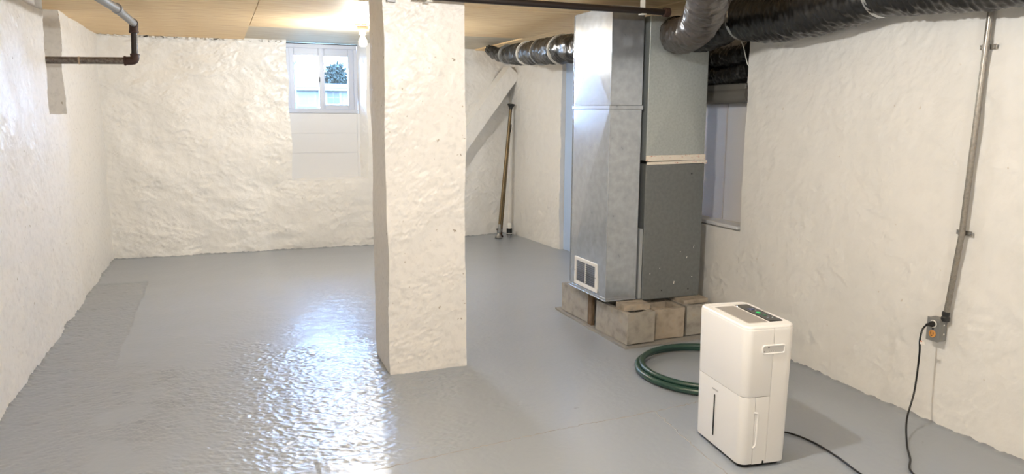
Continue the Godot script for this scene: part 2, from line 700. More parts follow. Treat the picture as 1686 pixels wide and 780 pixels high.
func floor_height(x: float, z: float) -> float:
	wear = 0.0
	var p := Vector3(x, 0, z)
	var h := n_low.get_noise_2d(x, z) * 0.003 + n_mid.get_noise_2d(x, z) * 0.0003
	# the crumpled wet patch left of the pillar
	var e := n_msk.get_noise_2d(x * 1.4, z * 1.4)
	var dx := (x - 0.28) / 0.95
	var dz := (z + 3.65) / 1.25
	var inside := 1.0 - sqrt(dx * dx + dz * dz) + e * 0.75
	var rough := clampf(inside * 2.2, 0.0, 1.0)
	if z > -2.86 + 0.05 * e:
		rough *= clampf(1.0 - (z + 2.86 - 0.05 * e) / 0.05, 0.0, 1.0)
	# old concrete along the left wall
	var strip := clampf((-0.60 + 0.02 * e - x) / 0.012, 0.0, 1.0) * clampf((z + 6.85) / 0.03, 0.0, 1.0)
	var near_left := clampf((-0.35 + 0.5 * e - x) / 0.15, 0.0, 1.0) * clampf((z + 4.7) / 0.25, 0.0, 1.0)
	if z < -4.68:
		h -= strip * 0.007
	var r2 := maxf(strip * (0.7 if z < -4.5 else 0.4), near_left * 0.6)
	if rough > 0.0:
		h += rough * (n_rid.get_noise_3d(x * 2.6, 2.0, z * 3.0) * 0.0046 + n_mid.get_noise_2d(x * 1.0 + 30.0, z * 1.2) * 0.0022 + n_fin.get_noise_2d(x * 1.4, z * 2.0) * 0.0012)
		wear = rough * clampf(n_rid.get_noise_3d(x * 2.6, 2.0, z * 3.0) * -1.4 - 0.2, 0.0, 1.0) * 0.5
	if r2 > 0.0:
		var g := n_rid.get_noise_3d(x * 1.6, 6.0, z * 2.8)
		h += r2 * (g * 0.0045 + n_fin.get_noise_2d(x, z * 1.6) * 0.002)
		wear = maxf(wear, r2 * (0.34 + clampf(-g * 1.5, 0.0, 0.66)))
	# back of the patch: gentle waves that run towards the window
	var calm := clampf(1.0 - absf(x - 0.75) / 0.6, 0.0, 1.0) * clampf((-4.3 - z) / 0.8, 0.0, 1.0) * clampf((z + 6.6) / 0.8, 0.0, 1.0)
	h += calm * n_mid.get_noise_2d(x * 0.9, z * 1.5) * 0.0022
	if z > -2.93 + 0.035 * (x - 1.3) and x < 1.0 and x > 0.3:
		h += 0.004 * clampf((1.0 - x) / 0.2, 0.0, 1.0)
	# paint and mortar coved up unevenly at the foot of the walls
	var ragged := clampf(0.5 + 0.9 * n_mid.get_noise_2d(x * 1.5, z * 1.5) + 0.5 * n_fin.get_noise_2d(x, z), 0.0, 1.0)
	var cove := maxf(clampf((x - 2.985) / 0.035, 0.0, 1.0) if z > -3.9 else 0.0, maxf(clampf((-0.965 - x) / 0.035, 0.0, 1.0), clampf((-7.95 - maxf(0.0, x - 1.48) * 0.2 - z) / 0.035, 0.0, 1.0)))
	if cove > 0.0:
		h += cove * (0.003 + 0.012 * ragged)
		wear = maxf(wear, cove * (0.25 + 0.5 * ragged))
	return h


func build_floor():
	var a := acc()
	var xs := cuts(X0 - 0.1, -0.75, [], 0.012)
	xs.append_array(cuts(-0.75, 1.1, [], 0.0075).slice(1))
	xs.append_array(cuts(1.1, 3.55, [], 0.012).slice(1))
	var zs := cuts(-8.6, -4.6, [], 0.012)
	zs.append_array(cuts(-4.6, -2.83, [], 0.0075).slice(1))
	zs.append_array(cuts(-2.83, -1.9, [], 0.012).slice(1))
	var coarse := PackedFloat32Array()
	for z in zs:
		if z < -6.0 and coarse.size() and z - coarse[-1] < 0.022:
			continue
		coarse.append(z)
	zs = coarse
	zs.append_array([-1.0, 0.0, 1.0, 2.4, 3.8])
	var nx := xs.size()
	var nz := zs.size()
	var H := PackedFloat32Array()
	H.resize(nx * nz)
	var C := PackedColorArray()
	C.resize(nx * nz)
	for j in nz:
		for i in nx:
			H[j * nx + i] = floor_height(xs[i], zs[j]) if zs[j] < -1.5 else 0.0
			C[j * nx + i] = Color(1, 1, 1).lerp(Color(0.62, 0.57, 0.52), clampf(wear, 0.0, 1.0))
	for j in nz:
		for i in nx:
			var i0 := maxi(i - 1, 0)
			var i1 := mini(i + 1, nx - 1)
			var j0 := maxi(j - 1, 0)
			var j1 := mini(j + 1, nz - 1)
			a.v.append(Vector3(xs[i], H[j * nx + i], zs[j]))
			a.n.append(Vector3(-(H[j * nx + i1] - H[j * nx + i0]) / (xs[i1] - xs[i0]), 1.0, -(H[j1 * nx + i] - H[j0 * nx + i]) / (zs[j1] - zs[j0])).normalized())
	var I := PackedInt32Array()
	for j in nz - 1:
		for i in nx - 1:
			var p := j * nx + i
			I.append_array([p, p + 1, p + nx + 1, p, p + nx + 1, p + nx])
	a.i = I
	a.c = C
	var fl := struct("floor", laid(a), M.floor_paint, "grey painted concrete basement floor with a glossy crumpled patch", "floor")
	# casting joints, smeared over with paint
	for k in [[Vector3(0.50, 0, -2.80), Vector3(1.30, 0, -2.905), Vector3(1.88, 0, -2.945), Vector3(2.60, 0, -3.03)], [Vector3(1.885, 0, -2.94), Vector3(1.86, 0, -2.75), Vector3(1.835, 0, -2.55), Vector3(1.79, 0, -2.0)]]:
		var pts := []
		var rad := []
		for p in curve(k, 0.025):
			var q: Vector3 = p
			q.x += n_mid.get_noise_2d(p.x * 3.0, p.z * 3.0) * 0.012
			q.z += n_mid.get_noise_2d(p.x * 3.0 + 9.0, p.z * 3.0) * 0.012
			q.y = floor_height(q.x, q.z) - 0.0012
			pts.append(q)
			rad.append(0.0028 + 0.0016 * n_mid.get_noise_2d(p.x * 5.0, p.z * 5.0))
		var js := begin()
		tube(js, pts, rad, 8)
		part("joint_line", done(js), M.seal_grey, fl)
	var slab := struct("trim_1", box_mesh(Vector3(4.9, 0.2, 12.8), 0.0, Vector3(1.2, -0.13, -2.4)), M.dark_mortar, "earth bed under the painted concrete floor", "bed")
	slab.set_meta("kind", "structure")


func build_walls():
	var R := Vector3.RIGHT
	var U := Vector3.UP
	var B := Vector3.BACK
	# ---- back wall, with the tall recess under and around the window
	var s := {"low": 0.024, "mid": 0.007, "rid": 0.013, "ms": Vector3(0.8, 1.0, 1.0), "rs": Vector3(0.55, 1.0, 1.0), "dir": Vector3(-0.25, 0, 1), "bend": 1.0}
	var a := acc()
	var w0 := 0.685
	var w1 := 1.475
	var sill := 0.715
	var o := Vector3(-1.06, -0.02, Z0)
	sheet(a, o, R, U, 4.45, 2.14, B, s, 0.0125, [Rect2(w0 + 1.06, sill + 0.02, w1 - w0, 3.0)])
	var calm := {"low": 0.024, "mid": 0.007, "rid": 0.013, "ms": s.ms, "rs": s.rs, "dir": s.dir, "bend": 1.0}
	sheet(a, Vector3(w0, sill, Z0), Vector3(0, 0, -1), U, 0.17, 1.42, R, calm, 0.0125)
	var splay := Vector3(-0.075, 0, -0.16)
	sheet(a, Vector3(w1, sill, Z0), splay.normalized(), U, splay.length(), 1.42, Vector3.LEFT, calm, 0.0125)
	sheet(a, Vector3(w0, sill, Z0), R, Vector3(0, 0.08, -1).normalized(), w1 - w0, 0.17, U, calm, 0.0125)
	var w := struct("wall_back", laid(a), M.plaster, "lumpy white painted stone wall across the far end with the window", "wall")
	for k in [[-1.35, 0.66, 0.0, 2.3, -8.5, -8.06], [0.6, 1.5, 0.0, 1.385, -8.5, -8.2], [1.44, 1.56, 1.3, 2.3, -8.5, -8.2], [1.52, 3.7, 0.0, 2.3, -8.75, -8.40], [0.6, 1.6, 2.12, 2.3, -8.5, -8.06]]:
		part("masonry", box_mesh(Vector3(k[1] - k[0], k[3] - k[2], k[5] - k[4]), 0.0, Vector3(k[0] + k[1], k[2] + k[3], k[4] + k[5]) / 2), M.seal_grey, w)
	# smooth boards that close the recess below the window
	var t := thing("trim_2", "smooth white painted boards filling the recess below the window", "trim", Vector3(0, 0, 0))
	t.set_meta("kind", "structure")
	var ys := [0.70, 0.985, 1.19, 1.40]
	for k in 3:
		part("plank", box_mesh(Vector3(0.76, ys[k + 1] - ys[k] - 0.0008, 0.03), 0.0012, Vector3(1.055, (ys[k] + ys[k + 1]) / 2, -8.157 + 0.001 * (k % 2))), M.panel_white, t)
	part("corner_strip", box_mesh(Vector3(0.03, 0.69, 0.02), 0.003, Vector3(1.40, 1.05, -8.135)), M.panel_white, t)
	# ---- left wall, with its pocket for the pipe
	s = {"low": 0.018, "mid": 0.004, "rid": 0.008, "ms": Vector3(1, 1.0, 1), "rs": Vector3(0.8, 0.8, 0.8), "dir": Vector3(1, 0, -0.2)}
	a = acc()
	var zn := -5.63
	var zf := -6.25
	var zl := -2.4
	sheet(a, Vector3(X0, -0.02, -8.06), B, U, 8.06 + zl, 2.04, R, s, 0.0125, [Rect2(8.06 + zf, 1.40, zn - zf, 1.0)])
	sheet(a, Vector3(X0, -0.02, zl), B, U, Z1 - zl + 0.1, 2.14, R, s, 0.06)
	sheet(a, Vector3(X0, 1.38, zf), Vector3.LEFT, U, 0.32, 0.74, B, s, 0.0125)
	sheet(a, Vector3(X0, 1.38, zn), Vector3.LEFT, U, 0.32, 0.74, Vector3.FORWARD, s, 0.0125)
	sheet(a, Vector3(X0, 1.38, zf), B, Vector3.LEFT, zn - zf, 0.32, U, s, 0.0125)
	sheet(a, Vector3(X0 - 0.32, 1.38, zf), B, U, zn - zf, 0.74, R, s, 0.02)
	sheet(a, Vector3(X0, 2.02, -8.06), B, U, zf + 8.06, 0.09, R, s, 0.0125)
	w = struct("wall_left", laid(a), M.plaster_left, "white painted rough wall on the left with a pocket for the pipe", "wall")
	part("masonry", box_mesh(Vector3(0.25, 2.5, 12.6), 0.0, Vector3(-1.47, 1.05, -2.4)), M.seal_grey, w)
	part("masonry", box_mesh(Vector3(0.25, 1.36, 12.6), 0.0, Vector3(-1.19, 0.66, -2.4)), M.seal_grey, w)
	t = struct("trim_3", box_mesh(Vector3(0.06, 0.085, 3.4), 0.004, Vector3(-1.05, 2.058, -3.9)), M.niche_grey, "grey painted plate between the left wall top and the ceiling", "trim")
	# ---- right wall: near part, shallow niche behind the ducts, far part
	s = {"low": 0.010, "mid": 0.003, "rid": 0.0055, "ms": Vector3(1, 1.1, 1.2), "rs": Vector3(1, 2.0, 1.4), "dir": Vector3(-1, 0, 0.0)}
	a = acc()
	var ze := -3.83
	var zb := -4.95
	sheet(a, Vector3(X1, -0.02, ze), B, U, ze * -1.0 - 1.5, 2.14, Vector3.LEFT, s, 0.0125)
	sheet(a, Vector3(X1, -0.02, -1.5), B, U, Z1 + 1.6, 2.14, Vector3.LEFT, s, 0.06)
	sheet(a, Vector3(X1, -0.02, zb), B, U, ze - zb, 0.70, Vector3.LEFT, s, 0.0125)
	sheet(a, Vector3(X1, 0.68, zb), B, Vector3(1, 0.1, 0).normalized(), ze - zb, 0.2, U, s, 0.0125)
	sheet(a, Vector3(X1, 0.68, ze), R, U, 0.22, 1.44, Vector3.FORWARD, s, 0.0125)
	# far part, slanting out to the corner
	var far := {"low": 0.012, "mid": 0.007, "rid": 0.006, "ms": Vector3(1, 1.1, 1), "rs": Vector3(1, 1.2, 1), "dir": Vector3(-1, 0, 0.1)}
	var d := Vector3(3.285, 0, -7.09) - Vector3(3.185, 0, -8.4)
	sheet(a, Vector3(3.185, -0.02, -8.4), d.normalized(), U, d.length(), 2.14, Vector3.LEFT, far, 0.0125)
	sheet(a, Vector3(3.285, -0.02, -7.09), R, U, 0.2, 2.14, B, far, 0.02)
	sheet(a, Vector3(3.30, -0.02, -6.4), B, U, 6.4 + zb, 2.14, Vector3.LEFT, far, 0.04)
	sheet(a, Vector3(3.30, -0.02, zb), Vector3.LEFT, U, 0.28, 2.14, B, far, 0.04)
	w = struct("wall_right", laid(a), M.plaster_right, "cream white painted wall on the right with the conduit and outlet", "wall")
	part("masonry", box_mesh(Vector3(0.25, 2.3, 12.8), 0.0, Vector3(3.63, 1.05, -2.4)), M.seal_grey, w)
	part("masonry", box_mesh(Vector3(0.28, 2.3, 7.6), 0.0, Vector3(3.40, 1.05, 0.0)), M.seal_grey, w)
	var nb := thing("trim_4", "painted boards closing the wall niche behind the furnace", "trim")
	nb.set_meta("kind", "structure")
	part("board", box_mesh(Vector3(0.02, 1.42, 0.44), 0.002, Vector3(3.213, 1.40, -4.035)), M.niche_board, nb)
	part("board", box_mesh(Vector3(0.02, 1.42, 0.64), 0.002, Vector3(3.207, 1.40, -4.58)), M.niche_grey, nb)  # greyer than its neighbour: the niche shade is put into the colour
	part("sill_board", box_mesh(Vector3(0.09, 0.022, 1.06), 0.004, Vector3(3.06, 0.70, -4.39)), M.panel_white, nb)
	struct("trim_5", box_mesh(Vector3(0.05, 2.1, 0.72), 0.004, Vector3(3.355, 1.05, -6.73)), M.daylit_white, "smooth white board with blue window daylight put into its colour, set in the far right wall beside the metal duct", "trim")
	# ---- wall behind the camera
	a = acc()
	s = {"low": 0.015, "mid": 0.008, "rid": 0.0, "ms": Vector3.ONE, "rs": Vector3.ONE, "dir": Vector3(0, 0, -1)}
	sheet(a, Vector3(-1.06, -0.02, Z1), R, U, 4.2, 2.14, Vector3.FORWARD, s, 0.1)
	w = struct("wall_front", laid(a), M.plaster, "white painted wall behind the camera", "wall")
	part("masonry", box_mesh(Vector3(5.2, 2.5, 0.25), 0.0, Vector3(1.1, 1.05, Z1 + 0.2)), M.seal_grey, w)


func build_ceiling():
	var c := struct("ceiling", box_mesh(Vector3(5.2, 0.2, 12.8), 0.0, Vector3(1.1, TOP + 0.16, -2.4)), M.old_wood, "plywood sheets nailed up as a basement ceiling", "ceiling")
	var sheets := [
		# x from, x to, z from, z to, drop, material
		[-1.30, 0.285, -8.2, -5.80, 0.0, "plywood"], [-1.30, 0.285, -5.797, -3.36, 0.003, "plywood"], [-1.30, 0.285, -3.357, -0.92, 0.0, "plywood"], [-1.30, 0.285, -0.917, 3.9, 0.0, "plywood"],
		[0.289, 2.73, -8.45, -6.76, -0.012, "plywood_pale"], [0.289, 2.73, -6.757, -5.80, 0.0, "plywood"], [0.289, 2.73, -5.797, -4.92, 0.003, "plywood"], [0.289, 2.73, -4.917, -3.70, 0.0, "plywood"],
		[0.289, 2.73, -3.697, -2.48, 0.0, "plywood"], [0.289, 2.73, -2.477, -0.04, 0.0, "plywood"], [0.289, 2.73, -0.037, 3.9, 0.0, "plywood"],
		[2.734, 3.60, -8.55, -4.92, 0.0, "plywood"], [2.734, 3.60, -4.917, -2.48, 0.0, "plywood"], [2.734, 3.60, -2.477, 3.9, 0.0, "plywood"]]
	for k in sheets:
		part("plywood_sheet", box_mesh(Vector3(k[1] - k[0], 0.06, k[3] - k[2]), 0.002, Vector3((k[0] + k[1]) / 2, TOP + 0.03 - k[4], (k[2] + k[3]) / 2)), M[k[5]], c)
	# the crumbling mortar where the wall meets the boards
	var rng := RandomNumberGenerator.new()
	rng.seed = 5
	var st := begin()
	for k in 60:
		var x := rng.randf_range(-0.95, 0.66)
		box(st, Vector3(x, TOP - 0.004 - rng.randf() * 0.006, Z0 + 0.02), Vector3(rng.randf_range(0.01, 0.05), rng.randf_range(0.006, 0.022), 0.03), 0.003, Basis(Vector3.BACK, rng.randf_range(-0.4, 0.4)))
	part("mortar_crumbs", done(st), M.plaster, c).set_meta("kind", "stuff")


func build_window():
	var t := thing("window_1", "small white framed basement slider window with two panes in the back wall", "window")
	t.set_meta("kind", "structure")
	var z := -8.165
	var wp: Material = M.window_paint
	for k in [["frame", 1.04, 2.075, 0.72, 0.045], ["frame", 1.04, 1.418, 0.72, 0.04]]:
		part("frame", box_mesh(Vector3(k[3], k[4], 0.07), 0.003, Vector3(k[1], k[2], z)), wp, t)
	for x in [0.699, 1.381]:
		part("frame", box_mesh(Vector3(0.036, 0.613, 0.069), 0.003, Vector3(x, 1.7453, z)), wp, t)
	# two sashes, the right one set a little back
	for k in [[0.708, 1.046, 1.41, 2.062, 0.762, 1.006, 1.446, 1.982, 0.012], [1.028, 1.374, 1.432, 2.062, 1.066, 1.308, 1.482, 1.980, -0.008]]:
		var zs: float = z + k[8]
		var st := begin()
		box(st, Vector3((k[0] + k[4]) / 2, (k[2] + k[3]) / 2, zs), Vector3(k[4] - k[0], k[3] - k[2], 0.03), 0.003)
		box(st, Vector3((k[5] + k[1]) / 2, (k[2] + k[3]) / 2, zs), Vector3(k[1] - k[5], k[3] - k[2], 0.03), 0.003)
		box(st, Vector3((k[4] + k[5]) / 2, (k[7] + k[3]) / 2, zs - 0.001), Vector3(k[5] - k[4], k[3] - k[7], 0.028), 0.003)
		box(st, Vector3((k[4] + k[5]) / 2, (k[2] + k[6]) / 2, zs - 0.001), Vector3(k[5] - k[4], k[6] - k[2], 0.028), 0.003)
		var sash := part("sash", done(st), wp, t)
		var g := begin()
		quad(g, Vector3(k[4], k[6], zs - 0.006), Vector3(k[4], k[7], zs - 0.006), Vector3(k[5], k[7], zs - 0.006), Vector3(k[5], k[6], zs - 0.006))
		part("pane", done(g), M.window_glass, sash)
	part("latch", box_mesh(Vector3(0.012, 0.05, 0.018), 0.003, Vector3(1.01, 1.74, z + 0.034)), M.steel_dark, t)
	part("caulk_line", box_mesh(Vector3(0.74, 0.008, 0.012), 0.002, Vector3(1.04, 2.097, z + 0.04)), M.steel_dark, t)


func build_outside():
	# ground that falls away from the house
	var st := begin()
	st.set_smooth_group(1)
	var rows := [[-8.7, 1.22], [-16.0, 1.0], [-30.0, 0.2], [-58.0, -1.0], [-120.0, -1.2]]
	for k in rows.size() - 1:
		quad(st, Vector3(-60, rows[k][1], rows[k][0]), Vector3(-60, rows[k + 1][1], rows[k + 1][0]), Vector3(90, rows[k + 1][1], rows[k + 1][0]), Vector3(90, rows[k][1], rows[k][0]))
	var gl := single("ground", done(st), M.lawn, "lawn falling away outside the window", "ground")
	gl.set_meta("kind", "structure")
	# long low white house across the street
	var hz := -60.0
	var h := thing("house", "pale house with a lavender roof band across the street, seen through the window", "house", Vector3(8.2, -1.0, hz))
	part("wall", box_mesh(Vector3(14.0, 4.2, 6.0), 0.02, Vector3(0, 2.1, -3.0)), M.siding_white, h)
	st = begin()
	var e := 0.5
	quad(st, Vector3(-7.4, 4.18, e), Vector3(-7.4, 4.72, -3.0), Vector3(7.4, 4.72, -3.0), Vector3(7.4, 4.18, e))
	quad(st, Vector3(7.4, 4.18, -6.5), Vector3(7.4, 4.72, -3.0), Vector3(-7.4, 4.72, -3.0), Vector3(-7.4, 4.18, -6.5))
	quad(st, Vector3(-7.4, 4.18, e), Vector3(7.4, 4.18, e), Vector3(7.4, 4.18, -6.5), Vector3(-7.4, 4.18, -6.5))
	part("roof", done(st), M.roof_lavender, h)
	part("gutter", box_mesh(Vector3(14.8, 0.16, 0.14), 0.02, Vector3(0, 4.14, e)), M.siding_trim, h)
	for k in [[-1.75, 3.5, 1.15, 1.0, "far_pane_pale"], [0.24, 3.58, 0.95, 0.95, "far_pane"], [3.6, 3.5, 1.1, 1.0, "far_pane"]]:
		var f := part("window", box_mesh(Vector3(k[2] + 0.3, k[3] + 0.3, 0.1), 0.01, Vector3(k[0], k[1], 0.04)), M.siding_trim, h)
		for i in 2:
			for j in 2:
				part("pane", box_mesh(Vector3(k[2] / 2 - 0.05, k[3] / 2 - 0.05, 0.05), 0.0, Vector3((i - 0.5) * k[2] / 2 + k[0], (j - 0.5) * k[3] / 2 + k[1], 0.09)), M[k[4]], f)
	# tree behind, in the right pane
	tree(Vector3(10.7, -1.2, -74.0))
	# service wire close to the wall
	var wline := begin()
	var wp := [Vector3(1.055, 2.085, -11.0), Vector3(1.16, 2.03, -11.0), Vector3(1.30, 1.925, -11.0), Vector3(1.395, 1.845, -11.0)]
	tube(wline, wp, 0.007, 6)
	var wt := thing("service_wire", "dark sagging wire on a bracket outside, crossing the left pane", "wire")
	part("cable", done(wline), M.wire_dark, wt)
	part("bracket", box_mesh(Vector3(0.03, 0.05, 0.03), 0.004, Vector3(1.05, 2.09, -11.0)), M.wire_dark, wt)
	part("stake", box_mesh(Vector3(0.03, 1.0, 0.03), 0.004, Vector3(1.035, 1.60, -11.02)), M.siding_trim, wt)
	part("stake", box_mesh(Vector3(0.03, 0.8, 0.03), 0.004, Vector3(1.405, 1.50, -11.02)), M.siding_trim, wt)


func tree(at: Vector3):
	var t := thing("tree", "leafy green tree rising behind the low house, in the right pane", "tree", at)
	var st := begin()
	tube(st, [Vector3(0, 0, 0), Vector3(0.1, 1.6, 0), Vector3(0.0, 3.4, 0.1)], [0.32, 0.24, 0.15], 10)
	part("trunk", done(st), M.bark, t)
	var rng := RandomNumberGenerator.new()
	rng.seed = 77
	st = begin()
	st.set_smooth_group(-1)
	for k in 5200:
		var dir := Vector3(rng.randfn(), rng.randfn(), rng.randfn()).normalized()
		var lump := 1.0 + 0.35 * n_low.get_noise_3dv(dir * 1.3)
		var p := Vector3(0, 5.6, 0) + dir * Vector3(1.15, 1.7, 1.2) * lump * pow(rng.randf(), 0.28)
		var b := Basis(Vector3(rng.randfn(), rng.randfn(), rng.randfn()).normalized(), rng.randf() * TAU)
		var r := rng.randf_range(0.10, 0.2)
		var q0 := p + b * Vector3(-r, 0, 0)
		var q1 := p + b * Vector3(0, 0.02, r * 0.55)
		var q2 := p + b * Vector3(r, 0, 0)
		var q3 := p + b * Vector3(0, 0.02, -r * 0.55)
		quad(st, q0, q1, q2, q3)
	part("foliage", done(st), M.leaf, t).set_meta("kind", "stuff")


func build_pillar():
	var s := {"low": 0.010, "mid": 0.003, "rid": 0.0065, "ms": Vector3(1.0, 1.6, 1.0), "rs": Vector3(1.4, 3.2, 1.4), "dir": Vector3(-0.55, 0, 1)}
	var a := acc()
	rough_box(a, Vector3(0.806, -0.01, -4.27), Vector3(1.238, 2.105, -3.888), s, 0.0085, true, true)
	var t := thing("pillar", "thick square masonry pillar under lumpy white paint in mid room", "pillar")
	part("shaft", laid(a), M.plaster_pillar, t)
	part("metal_clip", box_mesh(Vector3(0.045, 0.05, 0.008), 0.002, Vector3(0.845, 1.975, -3.868)), M.iron_grey, t)


func build_lamps():
	for k in [[Vector3(1.13, 1.97, -6.26), BULB_FAR, "bare glowing bulb in a porcelain socket on the ceiling beside the pillar", 2.10], [Vector3(0.95, 1.97, -2.15), BULB_NEAR, "bare bulb on the ceiling above the near floor, out of frame", 2.10], [Vector3(0.85, 1.97, 1.7), BULB_FILL, "bare bulb added as unseen fill light on the ceiling behind the camera", 2.10]]:  # the last bulb is an added fill light
		var p: Vector3 = k[0]
		var t := thing("ceiling_lamp", k[2], "lamp", p)
		var up: float = k[3] - p.y
		var st := begin()
		lathe(st, [Vector2(0.062, up - 0.012), Vector2(0.066, up - 0.006), Vector2(0.066, up)], Vector3.ZERO, Vector3.UP, 28)
		part("base_plate", done(st), M.lamp_plate, t)
		st = begin()
		lathe(st, [Vector2(0.020, 0.052), Vector2(0.026, 0.056), Vector2(0.030, 0.085), Vector2(0.044, 0.092), Vector2(0.046, up - 0.012)], Vector3.ZERO, Vector3.UP, 28)
		part("socket", done(st), M.porcelain, t)
		st = begin()
		lathe(st, [Vector2(0.0135, 0.040), Vector2(0.0145, 0.046), Vector2(0.0135, 0.052), Vector2(0.0145, 0.058)], Vector3.ZERO, Vector3.UP, 20)
		part("screw_base", done(st), M.brass_bright, t)
		var rings := []
		for v in [Vector2(0.002, -0.040), Vector2(0.012, -0.0385), Vector2(0.021, -0.034), Vector2(0.0285, -0.024), Vector2(0.0315, -0.012), Vector2(0.031, 0.0), Vector2(0.027, 0.013), Vector2(0.021, 0.025), Vector2(0.0155, 0.036), Vector2(0.0135, 0.042)]:
			var ring := PackedVector3Array()
			for i in 28:
				ring.append(Vector3(cos(TAU * i / 28) * v.x * 1.1, v.y * 1.06, -sin(TAU * i / 28) * v.x * 1.1))
			rings.append(ring)
		st = begin()
		loft(st, rings)
		part("glass_bulb", done(st), M.bulb_glow, t)
		var l := OmniLight3D.new()
		l.name = "bulb_light"
		l.light_color = BULB_COLOR
		l.light_energy = k[1]
		l.light_size = 0.03
		l.omni_range = 15.0
		l.omni_attenuation = 2.0
		l.shadow_enabled = true
		l.position = Vector3(0, -0.008, 0)
		t.add_child(l)


# ==================================================================== furnace and return duct
# a sheet metal panel stiffened by a cross break: a very flat pyramid. o, U, V as for sheet(); n = outwards
func panel(st: SurfaceTool, o: Vector3, U: Vector3, V: Vector3, n: Vector3, rise := 0.005, mid := Vector2(0.5, 0.5)):
	st.set_smooth_group(-1)
	var c := o + U * mid.x + V * mid.y + n * rise
	var q := [o, o + U, o + U + V, o + V]
	for k in 4:
		var a: Vector3 = q[k]
		var b: Vector3 = q[(k + 1) % 4]
		if (b - a).cross(c - a).dot(n) > 0.0:
			tri(st, a, c, b)
		else:
			tri(st, a, b, c)


func build_furnace():
	var G: Material = M.galvanised
	# ---- return air duct: x 2.205..2.42, z -4.57..-4.06
	var t := thing("return_duct", "tall galvanised sheet metal return duct with a white grille near its foot", "duct", Vector3(2.3125, 0.245, -4.315))
	var hx := 0.1075
	var hz := 0.255
	var seam := 1.20
	var top := 1.79
	for k in [[0.02, seam, "lower_casing"], [seam, top, "upper_casing"]]:
		var st := begin()
		var y0: float = k[0]
		var dy: float = k[1] - k[0]
		panel(st, Vector3(-hx, y0, -hz), Vector3(0, 0, 2 * hz), Vector3(0, dy, 0), Vector3.LEFT, 0.018 if k[2] == "lower_casing" else 0.012, Vector2(0.5, 0.57))
		panel(st, Vector3(-hx, y0, hz), Vector3(2 * hx, 0, 0), Vector3(0, dy, 0), Vector3.BACK, 0.002)
		panel(st, Vector3(hx, y0, -hz), Vector3(0, 0, 2 * hz), Vector3(0, dy, 0), Vector3.RIGHT, 0.002)
		panel(st, Vector3(-hx, y0, -hz), Vector3(2 * hx, 0, 0), Vector3(0, dy, 0), Vector3.FORWARD, 0.002)
		if k[2] == "upper_casing":
			panel(st, Vector3(-hx, top, -hz), Vector3(2 * hx, 0, 0), Vector3(0, 0, 2 * hz), Vector3.UP, 0.002)
		part(k[2], done(st), G, t)
	var st := begin()
	for k in [[-hx - 0.003, 0.0, 0.008, 2 * hz + 0.02], [hx + 0.003, 0.0, 0.008, 2 * hz + 0.02]]:
		box(st, Vector3(k[0], seam, k[1]), Vector3(k[2], 0.026, k[3]), 0.003)
	for z in [-hz - 0.004, hz + 0.004]:
		box(st, Vector3(0, seam, z), Vector3(2 * hx + 0.014, 0.026, 0.010), 0.003)
	part("joint_band", done(st), G, t)
	st = begin()
	box(st, Vector3(0, 0.011, 0), Vector3(2 * hx + 0.004, 0.022, 2 * hz + 0.004), 0.002)
	box(st, Vector3(0, 0.004, 0), Vector3(2 * hx + 0.016, 0.006, 2 * hz + 0.014), 0.002)
	part("bottom_flange", done(st), G, t)
	st = begin()
	for z in [-hz, hz]:
		box(st, Vector3(-hx - 0.001, (top + 0.02) / 2, z), Vector3(0.006, top - 0.03, 0.006), 0.002)
	part("corner_seam", done(st), G, t)
	# grille on the left face: y 0.279..0.466, z -4.485..-4.165
	var gz := -4.325 + 4.315
	var gy := 0.3725 - 0.245
	var fx := -hx - 0.006
	var gr := part("grille", grille_frame(fx, gy, gz), M.grille_white, t)
	part("grille_back", box_mesh(Vector3(0.002, 0.14, 0.27), 0.0, Vector3(fx + 0.004, gy, gz)), M.dark_gap, gr)
	var slat := box_mesh(Vector3(0.010, 0.0016, 0.122), 0.0005)
	for half in [-1, 1]:
		for k in 11:
			var s := part("slat", slat, M.steel_dark, gr, Vector3(fx - 0.001, gy - 0.062 + k * 0.0124, gz + half * 0.0645))
			s.rotation.z = 0.7
	for z in [-0.148, 0.148]:
		var sc := begin()
		lathe(sc, [Vector2(0.004, 0.0), Vector2(0.003, 0.003)], Vector3(fx - 0.005, gy, gz + z), Vector3.LEFT, 10)
		part("screw", done(sc), M.cast_grey, gr)
	# ---- furnace: cabinet and plenum, x 2.46..2.89, front at z = -4.05
	var f := thing("furnace", "tall grey furnace cabinet with a taped galvanised plenum on top", "furnace", Vector3(2.675, 0.235, -4.40))
	var fz := 0.35
	var fw := 0.215
	st = begin()
	box(st, Vector3(0, 0.4325, 0), Vector3(2 * fw, 0.865, 2 * fz), 0.004)
	part("cabinet", done(st), M.cabinet_grey, f)
	st = begin()
	box(st, Vector3(-fw - 0.0135, 0.235, fz - 0.05), Vector3(0.021, 0.45, 0.09), 0.002)
	part("filler_strip", done(st), M.strip_grey, f)
	st = begin()
	box(st, Vector3(-fw - 0.012, 0.87, fz - 0.13), Vector3(0.014, 1.72, 0.03), 0.001)
	part("gap_shade", done(st), M.dark_gap, f)  # dark strip standing in for the shade deep in the gap
	st = begin()
	box(st, Vector3(0, 1.32, 0), Vector3(2 * fw - 0.004, 0.87, 2 * fz - 0.014), 0.003)
	panel(st, Vector3(-fw + 0.004, 0.905, fz - 0.006), Vector3(2 * fw - 0.008, 0, 0), Vector3(0, 0.85, 0), Vector3.BACK, 0.014)
	part("plenum", done(st), M.galvanised_dull, f)
	st = begin()
	box(st, Vector3(0.0, 0.902, fz - 0.002), Vector3(2 * fw + 0.006, 0.036, 0.006), 0.002, Basis(Vector3.BACK, 0.006))
	box(st, Vector3(0.008, 0.872, fz + 0.002), Vector3(2 * fw + 0.012, 0.018, 0.006), 0.002, Basis(Vector3.BACK, 0.012))
